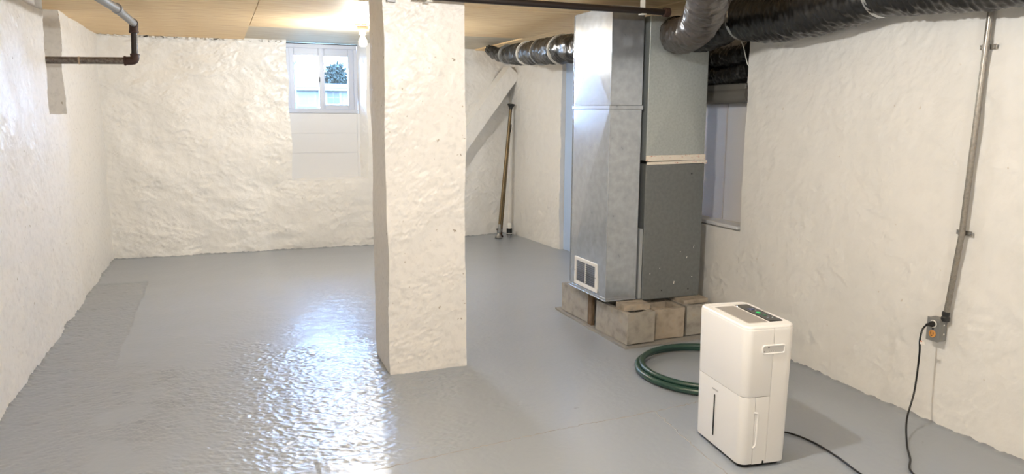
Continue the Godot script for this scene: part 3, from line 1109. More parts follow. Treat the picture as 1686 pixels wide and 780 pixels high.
	box(st, Vector3(fw + 0.004, 0.872, fz - 0.01), Vector3(0.02, 0.026, 0.02), 0.002)
	part("sealing_tape", done(st), M.sealing_tape, f)
	for p in [Vector2(-0.07, 0.055), Vector2(0.13, 0.05), Vector2(0.12, 0.80)]:
		var sc := begin()
		lathe(sc, [Vector2(0.005, 0.0), Vector2(0.004, 0.003)], Vector3(p.x, p.y, fz), Vector3.BACK, 10)
		part("screw", done(sc), M.black_plastic, f)
	for p in [[0.02, 0.10, 0.006, 0.018], [-0.16, 0.17, 0.004, 0.006], [-0.09, 0.2, 0.003, 0.007], [0.11, 0.26, 0.004, 0.012], [0.155, 0.13, 0.006, 0.005], [0.16, 0.33, 0.002, 0.02], [0.06, 0.3, 0.003, 0.005]]:
		st = begin()
		box(st, Vector3(p[0], p[1], fz + 0.0006), Vector3(p[2], p[3], 0.0012), 0.0, Basis(Vector3.BACK, -0.25))
		part("paint_splash", done(st), M.cap_white, f)


func grille_frame(fx: float, gy: float, gz: float) -> ArrayMesh:
	var st := begin()
	for s in [-1, 1]:
		box(st, Vector3(fx, gy + s * 0.0815, gz), Vector3(0.012, 0.024, 0.320), 0.003)
		box(st, Vector3(fx + 0.0005, gy, gz + s * 0.1475), Vector3(0.011, 0.139, 0.025), 0.001)
	box(st, Vector3(fx, gy, gz), Vector3(0.011, 0.16, 0.009), 0.002)
	return done(st)


# ==================================================================== blocks
func block_shape(w: float, h: float, d: float, sd: float) -> ArrayMesh:
	# hollow block, cores upright, long along z; front end faces +z
	var s := {"low": 0.006, "mid": 0.003, "rid": 0.0025, "ms": Vector3(2, 2, 2), "rs": Vector3(2, 2, 2), "dir": Vector3(-0.6, 0.3, 0.7)}
	var a := acc()
	var sh := 0.034
	var o := Vector3(sd, sd * 0.5, -sd)
	for x in [-w / 2, w / 2 - sh]:
		rough_box(a, Vector3(x, 0, -d / 2) + o, Vector3(x + sh, h, d / 2) + o, s, 0.012)
	for z in [-d / 2, -0.018, d / 2 - 0.036]:
		rough_box(a, Vector3(-w / 2 + 0.01, 0.002, z) + o, Vector3(w / 2 - 0.01, h - 0.002, z + 0.036) + o, s, 0.012)
	for i in a.v.size():
		a.v[i] -= o
	return laid(a)


func build_blocks():
	var grp := "concrete blocks carrying the furnace"
	var y := 0.018
	var rows := [
		# x, z, turn, width, material, label
		[2.349, -4.062, 0.02, 0.196, "concrete_block", "grey concrete block at the near left corner under the metal duct"],
		[2.352, -4.60, 0.02, 0.196, "concrete_block", "stained concrete block behind the wood shim on the left side"],
		[2.578, -4.095, -0.03, 0.215, "concrete_brown", "brown concrete block with an open core, in the middle of the front row"],
		[2.812, -4.105, -0.02, 0.196, "concrete_block", "concrete block at the right end of the front row by the wall"],
		[2.60, -4.62, 0.0, 0.196, "concrete_block", "concrete block hidden in the back row under the furnace"],
		[2.83, -4.62, 0.0, 0.196, "concrete_block", "concrete block in the back row against the wall"]]
	for k in rows.size():
		var r = rows[k]
		var t := thing("concrete_block", r[5], "block", Vector3(r[0], y, r[1]), r[2], grp)
		part("shell", block_shape(r[3], 0.192, 0.39, 3.0 + k * 1.7), M[r[4]], t)
	var s := {"low": 0.006, "mid": 0.004, "rid": 0.003, "ms": Vector3(2, 2, 2), "rs": Vector3(2, 2, 2), "dir": Vector3(-0.4, 0.5, 0.7)}
	for k in [[2.275, 2.455, 0.2065, 0.2435, -4.05, -3.945, "flat concrete brick wedged under the duct's near corner"], [2.715, 2.90, 0.2065, 0.234, -4.12, -3.965, "flat concrete brick wedged under the furnace beside the wall"], [2.26, 2.36, 0.2065, 0.2435, -4.56, -4.45, "flat concrete brick under the far side of the duct"]]:
		var a := acc()
		rough_box(a, Vector3(k[0], k[2], k[4]), Vector3(k[1], k[3], k[5]), s, 0.008)
		single("flat_brick", laid(a), M.concrete_brown, k[6], "brick", "bricks wedged on the blocks")
	var a := acc()
	rough_box(a, Vector3(2.252, 0.012, -4.385), Vector3(2.275, 0.236, -4.335), {"low": 0.0, "mid": 0.002, "rid": 0.0, "ms": Vector3.ONE, "rs": Vector3.ONE, "dir": Vector3(1, 0, 1)}, 0.01)
	single("wood_shim", laid(a), M.old_wood, "upright weathered wood shim between the blocks on the left side", "shim")
	a = acc()
	s = {"low": 0.012, "mid": 0.006, "rid": 0.004, "ms": Vector3(1.5, 0.5, 1.5), "rs": Vector3.ONE, "dir": Vector3(0.6, 0.3, 0.6)}
	rough_box(a, Vector3(2.228, -0.03, -4.86), Vector3(3.02, 0.013, -3.838), s, 0.012, false, true)
	single("footing_pad", laid(a), M.seal_grey, "thin painted cement pad under the concrete blocks", "pad")


# ==================================================================== flexible ducts
func flex(pts: Array, radius: float, sd: float, pitch := 0.045, wrinkle := 0.010, sides := 40, taper := [], along := 3.0, ribs := 0.0026) -> ArrayMesh:
	var c := curve(pts, 0.009)
	var st := begin()
	var rings := []
	var t0: Vector3 = (c[1] - c[0]).normalized()
	var x := t0.cross(Vector3.UP if absf(t0.y) < 0.9 else Vector3.RIGHT).normalized()
	var run := 0.0
	for k in c.size():
		var t: Vector3 = (c[mini(k + 1, c.size() - 1)] - c[maxi(k - 1, 0)]).normalized()
		x = (x - t * x.dot(t)).normalized()
		var y := t.cross(x)
		if k > 0:
			run += (c[k] - c[k - 1]).length()
		var f := float(k) / (c.size() - 1)
		var r := radius
		if taper.size():
			var at := f * (taper.size() - 1)
			var i := mini(int(at), taper.size() - 2)
			r *= lerpf(taper[i], taper[i + 1], at - i)
		var ring := PackedVector3Array()
		for i in sides:
			var a := TAU * i / sides
			var w := cos(a)
			var v := sin(a)
			var rib := ribs * sin(TAU * run / pitch + a + 1.5 * n_low.get_noise_2d(sd, run * 3.0))
			var p := Vector3(run * along + w * 0.2 + sd, v * 0.26, w * 0.26 + sd * 0.3)
			var crease := n_rid.get_noise_3dv(p) * wrinkle * 0.55 + n_mid.get_noise_3dv(p * 0.8 + Vector3(7, 0, 0)) * wrinkle
			ring.append(c[k] + (x * w + y * v) * (r + rib + crease))
		rings.append(ring)
	loft(st, rings)
	return done(st)


func hoop(p: Vector3, axis: Vector3, r: float, width := 0.022, thick := 0.004) -> ArrayMesh:
	var st := begin()
	lathe(st, [Vector2(r - 0.02, -width / 2), Vector2(r + thick, -width / 2), Vector2(r + thick, width / 2), Vector2(r - 0.02, width / 2)], p, axis, 40)
	return done(st)


func build_flex_ducts():
	var grp := "black flexible air ducts"
	# the one that runs from the back of the furnace to the far corner
	var t := thing("flexible_duct", "black strapped flexible duct running along the ceiling to the far corner", "duct", Vector3.ZERO, 0.0, grp)
	var run := [Vector3(2.57, 1.87, -4.745), Vector3(2.47, 1.873, -5.0), Vector3(2.45, 1.885, -5.35), Vector3(2.52, 1.905, -5.75), Vector3(2.62, 1.945, -6.6), Vector3(2.68, 1.985, -7.25), Vector3(2.68, 2.06, -7.6)]
	part("sleeve", flex(run, 0.099, 2.0, 0.13, 0.013, 40, [1.0, 1.0, 0.97, 0.92, 0.8, 0.45], 1.3, 0.0035), M.flex_black, t)
	for k in [[Vector3(2.535, 1.909, -5.86), Vector3(0.14, 0.25, -1), 0.108, "strap_silver"], [Vector3(2.45, 1.883, -5.30), Vector3(0.15, 0.3, -1), 0.112, "strap_white"], [Vector3(2.58, 1.93, -6.30), Vector3(0.1, 0.2, -1), 0.102, "strap_white"], [Vector3(2.655, 1.968, -6.98), Vector3(0.1, 0.2, -1), 0.093, "strap_silver"]]:
		part("strap", hoop(k[0], k[1], k[2], 0.014, 0.003), M[k[3]], t)
	# elbow out of the plenum, up towards the camera
	t = thing("flexible_duct", "smoky black elbow duct bending up out of the plenum front", "duct", Vector3.ZERO, 0.0, grp)
	part("sleeve", flex([Vector3(2.63, 1.882, -4.06), Vector3(2.552, 1.858, -3.85), Vector3(2.481, 1.868, -3.63), Vector3(2.38, 1.911, -3.406), Vector3(2.19, 1.951, -3.106), Vector3(2.05, 1.985, -2.9), Vector3(1.98, 2.04, -2.8), Vector3(1.965, 2.095, -2.775)], 0.098, 12.0, 0.07, 0.011, 44, [], 1.6, 0.002), M.flex_smoky, t)
	part("collar", hoop(Vector3(2.63, 1.885, -4.035), Vector3(0, 0, 1), 0.103, 0.03, 0.005), M.black_plastic, t)
	# the second take-off, passing behind the elbow to the big run
	t = thing("flexible_duct", "dark flexible duct passing behind the elbow toward the right wall", "duct", Vector3.ZERO, 0.0, grp)
	part("sleeve", flex([Vector3(2.785, 1.888, -4.055), Vector3(2.80, 1.89, -3.97), Vector3(2.84, 1.925, -3.84), Vector3(2.85, 1.955, -3.74)], 0.098, 22.0, 0.05, 0.014), M.flex_black, t)
	# the big run along the right wall, in two lengths joined by a silver band
	t = thing("flexible_duct", "thick wrinkled black duct hanging along the top of the right wall", "duct", Vector3.ZERO, 0.0, grp)
	part("sleeve", flex([Vector3(2.85, 1.965, -3.72), Vector3(2.845, 1.938, -3.5), Vector3(2.845, 1.932, -3.22), Vector3(2.845, 1.948, -2.95), Vector3(2.845, 1.968, -2.72)], 0.136, 32.0, 0.035, 0.009, 56, [0.90, 1.0, 1.0, 0.96, 0.86], 2.0, 0.002), M.flex_black, t)
	part("sleeve", flex([Vector3(2.845, 1.97, -2.70), Vector3(2.845, 1.958, -2.45), Vector3(2.845, 1.945, -2.1), Vector3(2.845, 1.945, -1.6), Vector3(2.845, 1.95, -0.6)], 0.130, 42.0, 0.035, 0.009, 56, [0.92, 1.0, 1.0, 1.0, 1.0], 2.0, 0.002), M.flex_black, t)
	part("strap", hoop(Vector3(2.845, 1.969, -2.71), Vector3(0, 0.1, 1), 0.121, 0.02, 0.004), M.strap_silver, t)
	part("strap", hoop(Vector3(2.85, 1.962, -3.70), Vector3(0.15, 0.06, 1), 0.128, 0.028, 0.004), M.strap_silver, t)
	# folds pushed into the niche
	for k in [[1.79, 0.062, "upper black flexible duct fold squeezed into the wall niche", 52.0], [1.672, 0.053, "lower black flexible duct fold squeezed into the wall niche", 62.0]]:
		t = thing("flexible_duct", k[2], "duct", Vector3.ZERO, 0.0, grp)
		part("sleeve", flex([Vector3(3.12, k[0], -4.85), Vector3(3.11, k[0] - 0.012, -4.4), Vector3(3.11, k[0] - 0.018, -4.1), Vector3(3.115, k[0] + 0.01, -3.92)], k[1], k[3], 0.04, 0.012), M.flex_black, t)
	var st := begin()
	tube(st, curve([Vector3(3.11, 1.53, -4.9), Vector3(3.11, 1.525, -4.3), Vector3(3.11, 1.53, -3.91)], 0.05), 0.05, 24)
	box(st, Vector3(3.12, 1.575, -4.4), Vector3(0.09, 0.05, 0.95), 0.006)
	single("rigid_duct", done(st), M.duct_grey, "dull grey rigid duct lying across the niche below the black folds", "duct")
	st = begin()
	tube(st, curve([Vector3(2.975, 1.86, -3.87), Vector3(2.985, 1.80, -3.845), Vector3(2.995, 1.76, -3.84), Vector3(3.0, 1.70, -3.815), Vector3(3.03, 1.68, -3.80)], 0.01), 0.0028, 8)
	single("hanging_wire", done(st), M.strap_white, "thin white wire dangling beside the wall niche under the ducts", "wire")


# ==================================================================== pipes
func build_pipes():
	# left: iron pipe out of the wall pocket, up and along the ceiling
	var t := thing("water_pipe", "old iron pipe leaving the left wall pocket and turning up to the ceiling", "pipe")
	var z := -6.0
	var st := begin()
	tube(st, [Vector3(-1.30, 1.735, z), Vector3(-0.54, 1.751, z)], 0.024, 20)
	part("horizontal_pipe", done(st), M.iron_pipe, t)
	st = begin()
	tube(st, [Vector3(-0.515, 1.77, z), Vector3(-0.507, 1.985, z)], 0.021, 20)
	part("riser", done(st), M.iron_dark, t)
	st = begin()
	tube(st, [Vector3(-0.505, 2.005, z + 0.03), Vector3(-0.52, 2.000, -5.15), Vector3(-0.56, 1.99, -4.4), Vector3(-0.62, 1.985, -3.0)], 0.025, 20)
	part("ceiling_pipe", done(st), M.iron_grey, t)
	st = begin()
	tube(st, curve([Vector3(-0.575, 1.7505, z), Vector3(-0.535, 1.752, z), Vector3(-0.517, 1.762, z), Vector3(-0.513, 1.795, z)], 0.008), 0.029, 20)
	lathe(st, [Vector2(0.029, 0.0), Vector2(0.033, 0.002), Vector2(0.033, 0.014), Vector2(0.029, 0.016)], Vector3(-0.585, 1.750, z), Vector3.RIGHT, 20)
	lathe(st, [Vector2(0.027, 0.0), Vector2(0.031, 0.002), Vector2(0.031, 0.014), Vector2(0.027, 0.016)], Vector3(-0.513, 1.785, z), Vector3.UP, 20)
	part("elbow", done(st), M.iron_brown, t)
	st = begin()
	tube(st, curve([Vector3(-0.509, 1.955, z), Vector3(-0.507, 1.985, z), Vector3(-0.505, 2.004, z + 0.012), Vector3(-0.505, 2.006, z + 0.05)], 0.008), 0.029, 20)
	lathe(st, [Vector2(0.027, 0.0), Vector2(0.032, 0.002), Vector2(0.032, 0.016), Vector2(0.027, 0.018)], Vector3(-0.509, 1.94, z), Vector3.UP, 20)
	part("elbow", done(st), M.iron_brown, t)
	st = begin()
	lathe(st, [Vector2(0.026, 0.0), Vector2(0.031, 0.003), Vector2(0.031, 0.06), Vector2(0.026, 0.063)], Vector3(-0.519, 2.001, -5.12), Vector3(0.03, 0.005, -1), 20)
	part("coupling", done(st), M.iron_grey, t)
	st = begin()
	lathe(st, [Vector2(0.0245, 0.0), Vector2(0.026, 0.001), Vector2(0.026, 0.011), Vector2(0.0245, 0.012)], Vector3(-0.865, 1.744, z), Vector3(1, 0.02, 0), 20)
	part("thread_tape", done(st), M.tape_tan, t)
	# overhead: dark iron pipe in front of the pillar top
	t = thing("overhead_pipe", "dark iron pipe running under the ceiling from the pillar to the furnace", "pipe")
	st = begin()
	tube(st, [Vector3(0.95, 1.978, -3.80), Vector3(2.40, 1.974, -3.80)], 0.0175, 18)
	part("pipe", done(st), M.iron_dark, t)
	st = begin()
	lathe(st, [Vector2(0.018, 0.0), Vector2(0.026, 0.003), Vector2(0.026, 0.035), Vector2(0.02, 0.04)], Vector3(2.385, 1.974, -3.80), Vector3.RIGHT, 18)
	part("end_cap", done(st), M.iron_brown, t)
	for x in [1.02, 2.25]:
		st = begin()
		box(st, Vector3(x, 2.04, -3.80), Vector3(0.03, 0.13, 0.004), 0.001)
		box(st, Vector3(x, 1.955, -3.80), Vector3(0.03, 0.006, 0.04), 0.001)
		part("hanger", done(st), M.strap_white, t)


func build_corner():
	# slanting white brace on the back wall
	var a := acc()
	var p0 := Vector3(2.15, 0.60, -8.17)
	var p1 := Vector3(3.16, 1.88, -8.27)
	var ax := (p1 - p0).normalized()
	var up := (Vector3.UP - ax * ax.y).normalized()
	var nrm := ax.cross(up).normalized()
	if nrm.z < 0:
		nrm = -nrm
	var s := {"low": 0.01, "mid": 0.004, "rid": 0.002, "ms": Vector3.ONE, "rs": Vector3.ONE, "dir": Vector3(0, 0, 1)}
	var L := (p1 - p0).length()
	var wd := 0.17
	var dp := 0.15
	var o := p0 - up * wd / 2
	sheet(a, o + nrm * dp, ax, up, L, wd, nrm, s, 0.015)
	sheet(a, o + up * wd - nrm * 0.02, ax, nrm, L, dp + 0.02, up, s, 0.015)
	sheet(a, o - nrm * 0.02, ax, nrm, L, dp + 0.02, -up, s, 0.015)
	sheet(a, o - nrm * 0.02, nrm, up, dp + 0.02, wd, -ax, s, 0.015)
	sheet(a, o + ax * L - nrm * 0.02, nrm, up, dp + 0.02, wd, ax, s, 0.015)
	single("diagonal_brace", laid(a), M.plaster, "white painted brace slanting up the back wall right of the pillar", "brace")
	# long brass coloured jack post leaning in the corner
	var t := thing("jack_post", "long brass coloured jack post with a flat head leaning in the far corner", "post")
	var f := Vector3(2.925, 0.0, -7.96)
	var h := Vector3(3.135, 1.50, -8.13)
	var d := (h - f).normalized()
	var st := begin()
	tube(st, [f + d * 0.16, h - d * 0.05], 0.0175, 16)
	part("pole", done(st), M.brass_old, t)
	st = begin()
	lathe(st, [Vector2(0.016, 0.0), Vector2(0.020, 0.03), Vector2(0.036, 0.055), Vector2(0.042, 0.06), Vector2(0.042, 0.072)], h - d * 0.06, d, 20)
	part("head_plate", done(st), M.steel_dark, t)
	st = begin()
	lathe(st, [Vector2(0.042, 0.004), Vector2(0.042, 0.016), Vector2(0.026, 0.03), Vector2(0.018, 0.06), Vector2(0.026, 0.075), Vector2(0.028, 0.10), Vector2(0.018, 0.12), Vector2(0.014, 0.19)], f, d, 20)
	part("screw_foot", done(st), M.cast_grey, t)
	st = begin()
	box(st, f + d * 0.11, Vector3(0.11, 0.012, 0.012), 0.003, Basis(Vector3.UP, 0.5))
	part("turning_bar", done(st), M.iron_brown, t)
	# a second, shorter, darker pole behind it
	t = thing("jack_post", "shorter dark pole with a black cap leaning behind the brass one", "post")
	f = Vector3(2.985, 0.0, -8.05)
	h = Vector3(3.135, 1.285, -8.165)
	d = (h - f).normalized()
	st = begin()
	tube(st, [f + d * 0.03, h - d * 0.06], 0.016, 16)
	part("pole", done(st), M.brass_old, t)
	st = begin()
	tube(st, [h - d * 0.09, h], 0.0215, 16)
	part("end_cap", done(st), M.black_plastic, t)
	st = begin()
	lathe(st, [Vector2(0.03, 0.0), Vector2(0.03, 0.012), Vector2(0.017, 0.03), Vector2(0.017, 0.06)], f, d, 16)
	part("foot", done(st), M.iron_brown, t)
	# stub of pipe with a rubber sleeve and a white plug
	t = thing("pipe_stub", "short floor pipe with a black rubber sleeve and white plug in the corner", "pipe stub", Vector3(3.07, 0, -7.99))
	st = begin()
	lathe(st, [Vector2(0.026, -0.01), Vector2(0.026, 0.045)], Vector3.ZERO, Vector3.UP, 20)
	part("pipe", done(st), M.iron_grey, t)
	st = begin()
	lathe(st, [Vector2(0.032, 0.03), Vector2(0.033, 0.035), Vector2(0.033, 0.10), Vector2(0.030, 0.106)], Vector3.ZERO, Vector3.UP, 20)
	part("rubber_sleeve", done(st), M.rubber_green, t)
	st = begin()
	lathe(st, [Vector2(0.034, 0.042), Vector2(0.035, 0.044), Vector2(0.035, 0.052), Vector2(0.034, 0.054)], Vector3.ZERO, Vector3.UP, 20)
	part("clamp", done(st), M.strap_silver, t)
	st = begin()
	lathe(st, [Vector2(0.022, 0.10), Vector2(0.023, 0.15), Vector2(0.018, 0.165), Vector2(0.004, 0.172)], Vector3.ZERO, Vector3.UP, 20)
	part("plug", done(st), M.cap_white, t)


# ==================================================================== conduit and outlet
func build_conduit():
	var t := thing("conduit", "galvanised electrical conduit strapped down the right wall to the outlet", "conduit")
	var top := Vector3(2.995, 2.09, -2.272)
	var low := Vector3(2.995, 0.515, -2.345)
	var st := begin()
	tube(st, [low, Vector3(2.995, 0.9, -2.308), Vector3(2.995, 1.69, -2.287), top], 0.0125, 18)
	part("tube", done(st), M.conduit_steel, t)
	for p in [Vector3(2.995, 1.688, -2.287), Vector3(2.995, 0.903, -2.308)]:
		var s := part("strap", hoop(Vector3.ZERO, Vector3.UP, 0.0125, 0.02, 0.0022), M.conduit_steel, t, p)
		part("tab", box_mesh(Vector3(0.003, 0.02, 0.075), 0.001, Vector3(0.0135, 0, 0)), M.conduit_steel, s)
		for z in [-0.029, 0.029]:
			var sc := begin()
			lathe(sc, [Vector2(0.0055, 0.0), Vector2(0.004, 0.004)], Vector3(0.012, 0, z), Vector3.LEFT, 10)
			part("screw", done(sc), M.cast_grey, s)
	st = begin()
	lathe(st, [Vector2(0.0175, -0.005), Vector2(0.0185, -0.003), Vector2(0.0185, 0.012), Vector2(0.0150, 0.018), Vector2(0.0160, 0.022), Vector2(0.0160, 0.036), Vector2(0.0130, 0.040)], low + Vector3(0, -0.012, 0), Vector3.UP, 18)
	part("connector", done(st), M.steel_dark, t)
	# outlet box
	var b := thing("outlet_box", "small grey metal outlet box low on the right wall with a plug in it", "outlet", Vector3(2.993, 0.4535, -2.379))
	part("box", box_mesh(Vector3(0.048, 0.104, 0.062), 0.004), M.cast_grey, b)
	part("cover_plate", box_mesh(Vector3(0.003, 0.108, 0.066), 0.001, Vector3(-0.0255, 0, 0)), M.cast_grey, b)
	for y in [0.026, -0.020]:
		st = begin()
		lathe(st, [Vector2(0.0175, 0.0), Vector2(0.0175, 0.003), Vector2(0.016, 0.004)], Vector3(-0.026, y, 0), Vector3.LEFT, 24)
		var r := part("receptacle", done(st), M.cap_white if y > 0 else M.receptacle_tan, b)
		if y < 0:
			for z in [-0.0065, 0.0065]:
				part("slot", box_mesh(Vector3(0.001, 0.010, 0.0025), 0.0, Vector3(-0.0302, y + 0.003, z)), M.black_plastic, r)
			part("slot", box_mesh(Vector3(0.001, 0.005, 0.005), 0.002, Vector3(-0.0302, y - 0.008, 0)), M.black_plastic, r)
	st = begin()
	lathe(st, [Vector2(0.004, 0.0), Vector2(0.003, 0.002)], Vector3(-0.027, 0.003, 0), Vector3.LEFT, 10)
	part("screw", done(st), M.steel_dark, b)
	for p in [Vector3(0.002, 0.024, 0.0312), Vector3(0.006, -0.018, 0.0312)]:
		st = begin()
		lathe(st, [Vector2(0.004, 0.0), Vector2(0.003, 0.0015)], p, Vector3.BACK, 10)
		part("screw", done(st), M.cap_white, b)


# ==================================================================== dehumidifier
func slice(poly: PackedVector2Array, x0: float, x1: float) -> PackedVector2Array:
	var r := PackedVector2Array([Vector2(x0, -1), Vector2(x1, -1), Vector2(x1, 1), Vector2(x0, 1)])
	var out := Geometry2D.intersect_polygons(poly, r)
	return pad_corners(out[0] if out.size() else poly)


# points one millimetre either side of each sharp corner keep its rounding to the corner
func pad_corners(poly: PackedVector2Array) -> PackedVector2Array:
	var out := PackedVector2Array()
	var n := poly.size()
	for i in n:
		var a := poly[(i + n - 1) % n] - poly[i]
		var b := poly[(i + 1) % n] - poly[i]
		if absf(a.angle_to(b)) < 2.5:
			if a.length() > 0.003:
				out.append(poly[i] + a.normalized() * 0.001)
			out.append(poly[i])
			if b.length() > 0.003:
				out.append(poly[i] + b.normalized() * 0.001)
		else:
			out.append(poly[i])
	return out


func build_dehumidifier():
	var t := thing("dehumidifier", "white portable dehumidifier with a black control strip standing on the grey floor", "dehumidifier", Vector3(2.005, 0.0, -2.478), deg_to_rad(-6.6))
	var W := 0.222
	var D := 0.385
	var H := 0.59
	var full := rounded_rect(W, D, 0.036, 10)
	var S: Material = M.shell_white
	var taper := func(y: float): return 0.955 + 0.045 * clampf(y / H, 0.0, 1.0)
	var st := begin()
	prism(st, rounded_rect(W - 0.028, D - 0.028, 0.03, 10), [0.0, 0.03], [0.955, 0.955])
	part("base", done(st), M.black_plastic, t)
	st = begin()
	prism(st, rounded_rect(W - 0.006, D - 0.006, 0.033, 10), [0.016, H - 0.012], [taper.call(0.0), taper.call(H)])
	part("core", done(st), M.shell_groove, t)
	# rear half shell, front upper shell, narrow filler and the water bucket
	for k in [["rear_shell", 0.0125, 0.2, 0.014, H - 0.008], ["front_shell", -0.2, 0.011, 0.3005, H - 0.008], ["side_filler", -0.0515, 0.011, 0.014, 0.2985], ["bucket", -0.2, -0.0535, 0.016, 0.2985]]:
		st = begin()
		var poly := slice(full, k[1], k[2])
		var ys := []
		var sc := []
		for y in [k[3], k[3] + 0.004, k[4] - 0.010, k[4] - 0.004, k[4]]:
			ys.append(y)
			sc.append(taper.call(y))
		if k[0] in ["rear_shell", "front_shell"]:
			sc[3] *= 0.993
			sc[4] *= 0.975
		sc[0] *= 0.99
		prism(st, poly, ys, sc)
		part(k[0], done(st), S, t)
	# top deck
	st = begin()
	prism(st, rounded_rect(W, D, 0.036, 10), [H - 0.010, H - 0.004, H], [0.99, 0.985, 0.955])
	var top := part("top_deck", done(st), S, t)
	part("lip_groove", box_mesh(Vector3(0.002, 0.001, 0.30), 0.0, Vector3(-0.087, H + 0.0003, 0.0)), M.recess_grey, top)
	part("lip_groove", box_mesh(Vector3(0.17, 0.001, 0.0015), 0.0, Vector3(0.0, H + 0.0003, -0.1505)), M.recess_grey, top)
	# outlet grille
	st = begin()
	prism(st, rounded_rect(0.094, 0.265, 0.008, 4), [H - 0.001, H + 0.0015], [1.0, 0.985])
	var g := part("air_grille", done(st), M.grille_grey, t)
	g.position = Vector3(-0.030, 0, 0.010)
	var bar := box_mesh(Vector3(0.084, 0.0016, 0.0022), 0.0005)
	for k in 36:
		part("slat", bar, M.shell_groove, g, Vector3(0, H + 0.0016, -0.122 + k * 0.007))
	# control strip
	st = begin()
	prism(st, rounded_rect(0.060, 0.265, 0.004, 4), [H - 0.001, H + 0.0022, H + 0.003], [1.0, 1.0, 0.98])
	var c := part("control_panel", done(st), M.panel_black, t)
	c.position = Vector3(0.056, 0, 0.002)
	st = begin()
	prism(st, rounded_rect(0.017, 0.021, 0.005, 4), [0, 0.001], [1.0, 1.0])
	part("display", done(st), M.led_green, c, Vector3(-0.003, H + 0.003, 0.008))
	for k in [[0.0, 0.048, "led_green_dim", 0.014, 0.018], [-0.004, -0.050, "icon_blue", 0.020, 0.024], [0.012, -0.050, "icon_blue", 0.008, 0.01]]:
		part("button_light", box_mesh(Vector3(k[3], 0.001, k[4]), 0.0003, Vector3(k[0], H + 0.0032, k[1])), M[k[2]], c)
	for k in [[-0.012, -0.036], [0.008, -0.030], [0.012, -0.058], [0.004, 0.070], [-0.010, 0.088], [0.008, 0.092], [0.014, 0.086]]:
		part("icon", box_mesh(Vector3(0.006, 0.0008, 0.007), 0.0002, Vector3(k[0], H + 0.0034, k[1])), M.icon_grey, c)
	st = begin()
	prism(st, rounded_rect(0.012, 0.055, 0.0058, 6), [H - 0.002, H + 0.0012], [1.0, 0.95])
	part("sensor_vent", done(st), M.grille_grey, t).position = Vector3(0.098, 0, -0.02)
	# carrying grip on the side that faces the camera
	var zf: float = D / 2 * 0.996
	st = begin()
	var ring := []
	for p in rounded_rect(0.098, 0.033, 0.009, 5):
		ring.append(Vector3(p.x + 0.012, p.y + 0.4945, zf + 0.001))
	ring.append(ring[0])
	ring.append(ring[1])
	tube(st, ring, 0.0036, 8, false)
	var grip := part("grip", done(st), S, t)
	part("grip_recess", box_mesh(Vector3(0.092, 0.028, 0.002), 0.0005, Vector3(0.012, 0.4945, zf)), M.recess_grey, grip)
	part("label_dot", box_mesh(Vector3(0.005, 0.005, 0.001), 0.0003, Vector3(-0.010, 0.503, zf + 0.0014)), M.black_plastic, grip)
	part("label_dot", box_mesh(Vector3(0.004, 0.004, 0.001), 0.0003, Vector3(-0.029, 0.487, zf + 0.0014)), M.shell_groove, grip)
	for k in 6:
		part("label_dot", box_mesh(Vector3(0.0035, 0.003, 0.0008), 0.0002, Vector3(-0.006 + 0.0085 * k, 0.488, zf + 0.0012)), M.logo_grey, grip)
	# hand hold of the bucket
	st = begin()
	var zb: float = D / 2 * 0.968
	var hold := []
	for p in [Vector2(-0.056, 0.235), Vector2(-0.044, 0.233), Vector2(-0.040, 0.222), Vector2(-0.0405, 0.12), Vector2(-0.043, 0.098), Vector2(-0.054, 0.088)]:
		hold.append(Vector3(p.x, p.y, zb + 0.003))
	tube(st, curve(hold, 0.006), 0.0045, 8)
	part("bucket_handle", done(st), S, t)
	part("drain_notch", box_mesh(Vector3(0.008, 0.014, 0.004), 0.001, Vector3(0.0, 0.02, D / 2 * 0.953)), M.black_plastic, t)
	# water level window and the small grey lettering over it, too faint to read
	st = begin()
	var sl := []
	for p in rounded_rect(0.0075, 0.182, 0.0036, 5):
		sl.append(Vector2(p.x, p.y))
	prism(st, PackedVector2Array(sl), [0.0, 0.002], [1.0, 1.0])
	var slot := part("water_window", done(st), M.panel_black, t)
	slot.transform = Transform3D(Basis(Vector3(0, 0, 1), Vector3(-1, 0, 0), Vector3(0, -1, 0)), Vector3(-W / 2 * 0.967 - 0.0005, 0.148, -0.025))
	st = begin()
	for k in 7:
		box(st, Vector3(-W / 2 * 0.9755, 0.2595, -0.046 + k * 0.0074), Vector3(0.0012, 0.0075 if k % 3 else 0.0065, 0.0048), 0.0003)
	part("lettering", done(st), M.logo_grey, t)


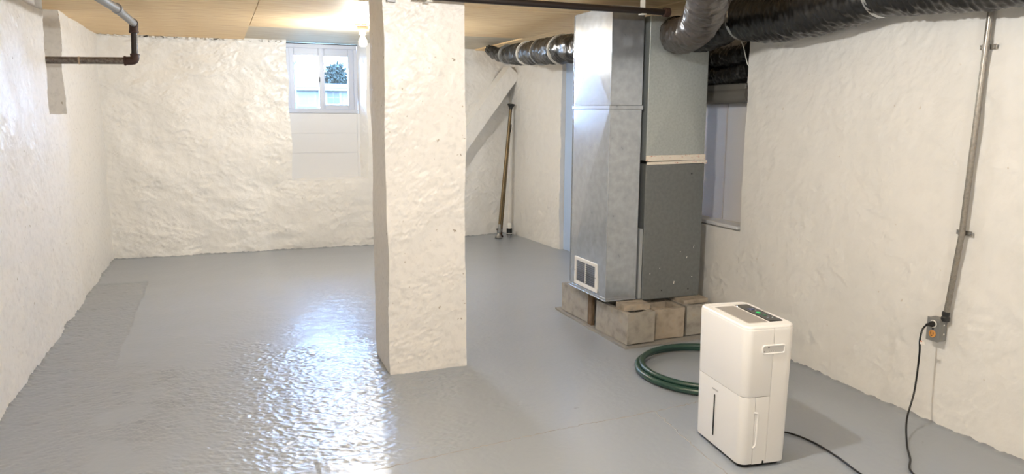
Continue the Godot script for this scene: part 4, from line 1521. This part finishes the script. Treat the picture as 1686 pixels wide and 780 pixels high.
func build_hose_and_cord():
	# two loose turns of green garden hose behind the dehumidifier
	var pts := []
	for k in 49:
		var a := TAU * k / 24.0 + 1.0
		var f := k / 24.0
		var r := 0.368 + 0.010 * sin(a * 0.5 + 0.6) - 0.016 * f
		pts.append(Vector3(2.44 + r * cos(a), 0.017 + 0.014 * f, -3.325 + r * sin(a) - 0.01 * f))
	pts.append(Vector3(2.66, 0.05, -3.02))
	pts.append(Vector3(2.40, 0.02, -2.92))
	var st := begin()
	tube(st, curve(pts, 0.02), 0.0165, 14)
	var t := thing("garden_hose", "coil of dark green garden hose lying behind the dehumidifier", "hose")
	part("hose", done(st), M.hose_green, t)
	st = begin()
	lathe(st, [Vector2(0.0165, 0.0), Vector2(0.020, 0.003), Vector2(0.020, 0.03), Vector2(0.014, 0.032)], Vector3(2.40, 0.02, -2.92), Vector3(-1, 0, 0.3), 14)
	part("coupling", done(st), M.brass_old, t)
	# power cord: out of the dehumidifier, out of frame, back and up into the outlet
	t = thing("power_cord", "black power cord looping from the dehumidifier to the wall outlet", "cord")
	var c := [Vector3(2.13, 0.03, -2.50), Vector3(2.22, 0.008, -2.53), Vector3(2.30, 0.006, -2.517), Vector3(2.336, 0.006, -2.396), Vector3(2.328, 0.006, -2.249), Vector3(2.30, 0.006, -2.10), Vector3(2.28, 0.006, -1.9), Vector3(2.36, 0.006, -1.72), Vector3(2.47, 0.006, -1.82), Vector3(2.498, 0.006, -2.027), Vector3(2.60, 0.006, -2.13), Vector3(2.70, 0.010, -2.235), Vector3(2.80, 0.07, -2.33), Vector3(2.872, 0.18, -2.365), Vector3(2.893, 0.34, -2.375), Vector3(2.890, 0.415, -2.377), Vector3(2.905, 0.462, -2.380), Vector3(2.935, 0.480, -2.380), Vector3(2.955, 0.480, -2.379)]
	st = begin()
	tube(st, curve(c, 0.012), 0.0042, 10)
	part("cable", done(st), M.cord_black, t)
	st = begin()
	lathe(st, [Vector2(0.0055, 0.0), Vector2(0.007, 0.012), Vector2(0.010, 0.020), Vector2(0.0135, 0.03), Vector2(0.0135, 0.044), Vector2(0.012, 0.046)], Vector3(2.9235, 0.4795, -2.379), Vector3.RIGHT, 16)
	part("plug", done(st), M.cord_black, t)
	var tag := part("warning_tag", box_mesh(Vector3(0.002, 0.016, 0.030), 0.0005, Vector3(2.889, 0.403, -2.366)), M.tag_white, t)
	part("tag_stripe", box_mesh(Vector3(0.0026, 0.004, 0.014), 0.0003, Vector3(2.889, 0.409, -2.371)), M.tag_orange, tag)
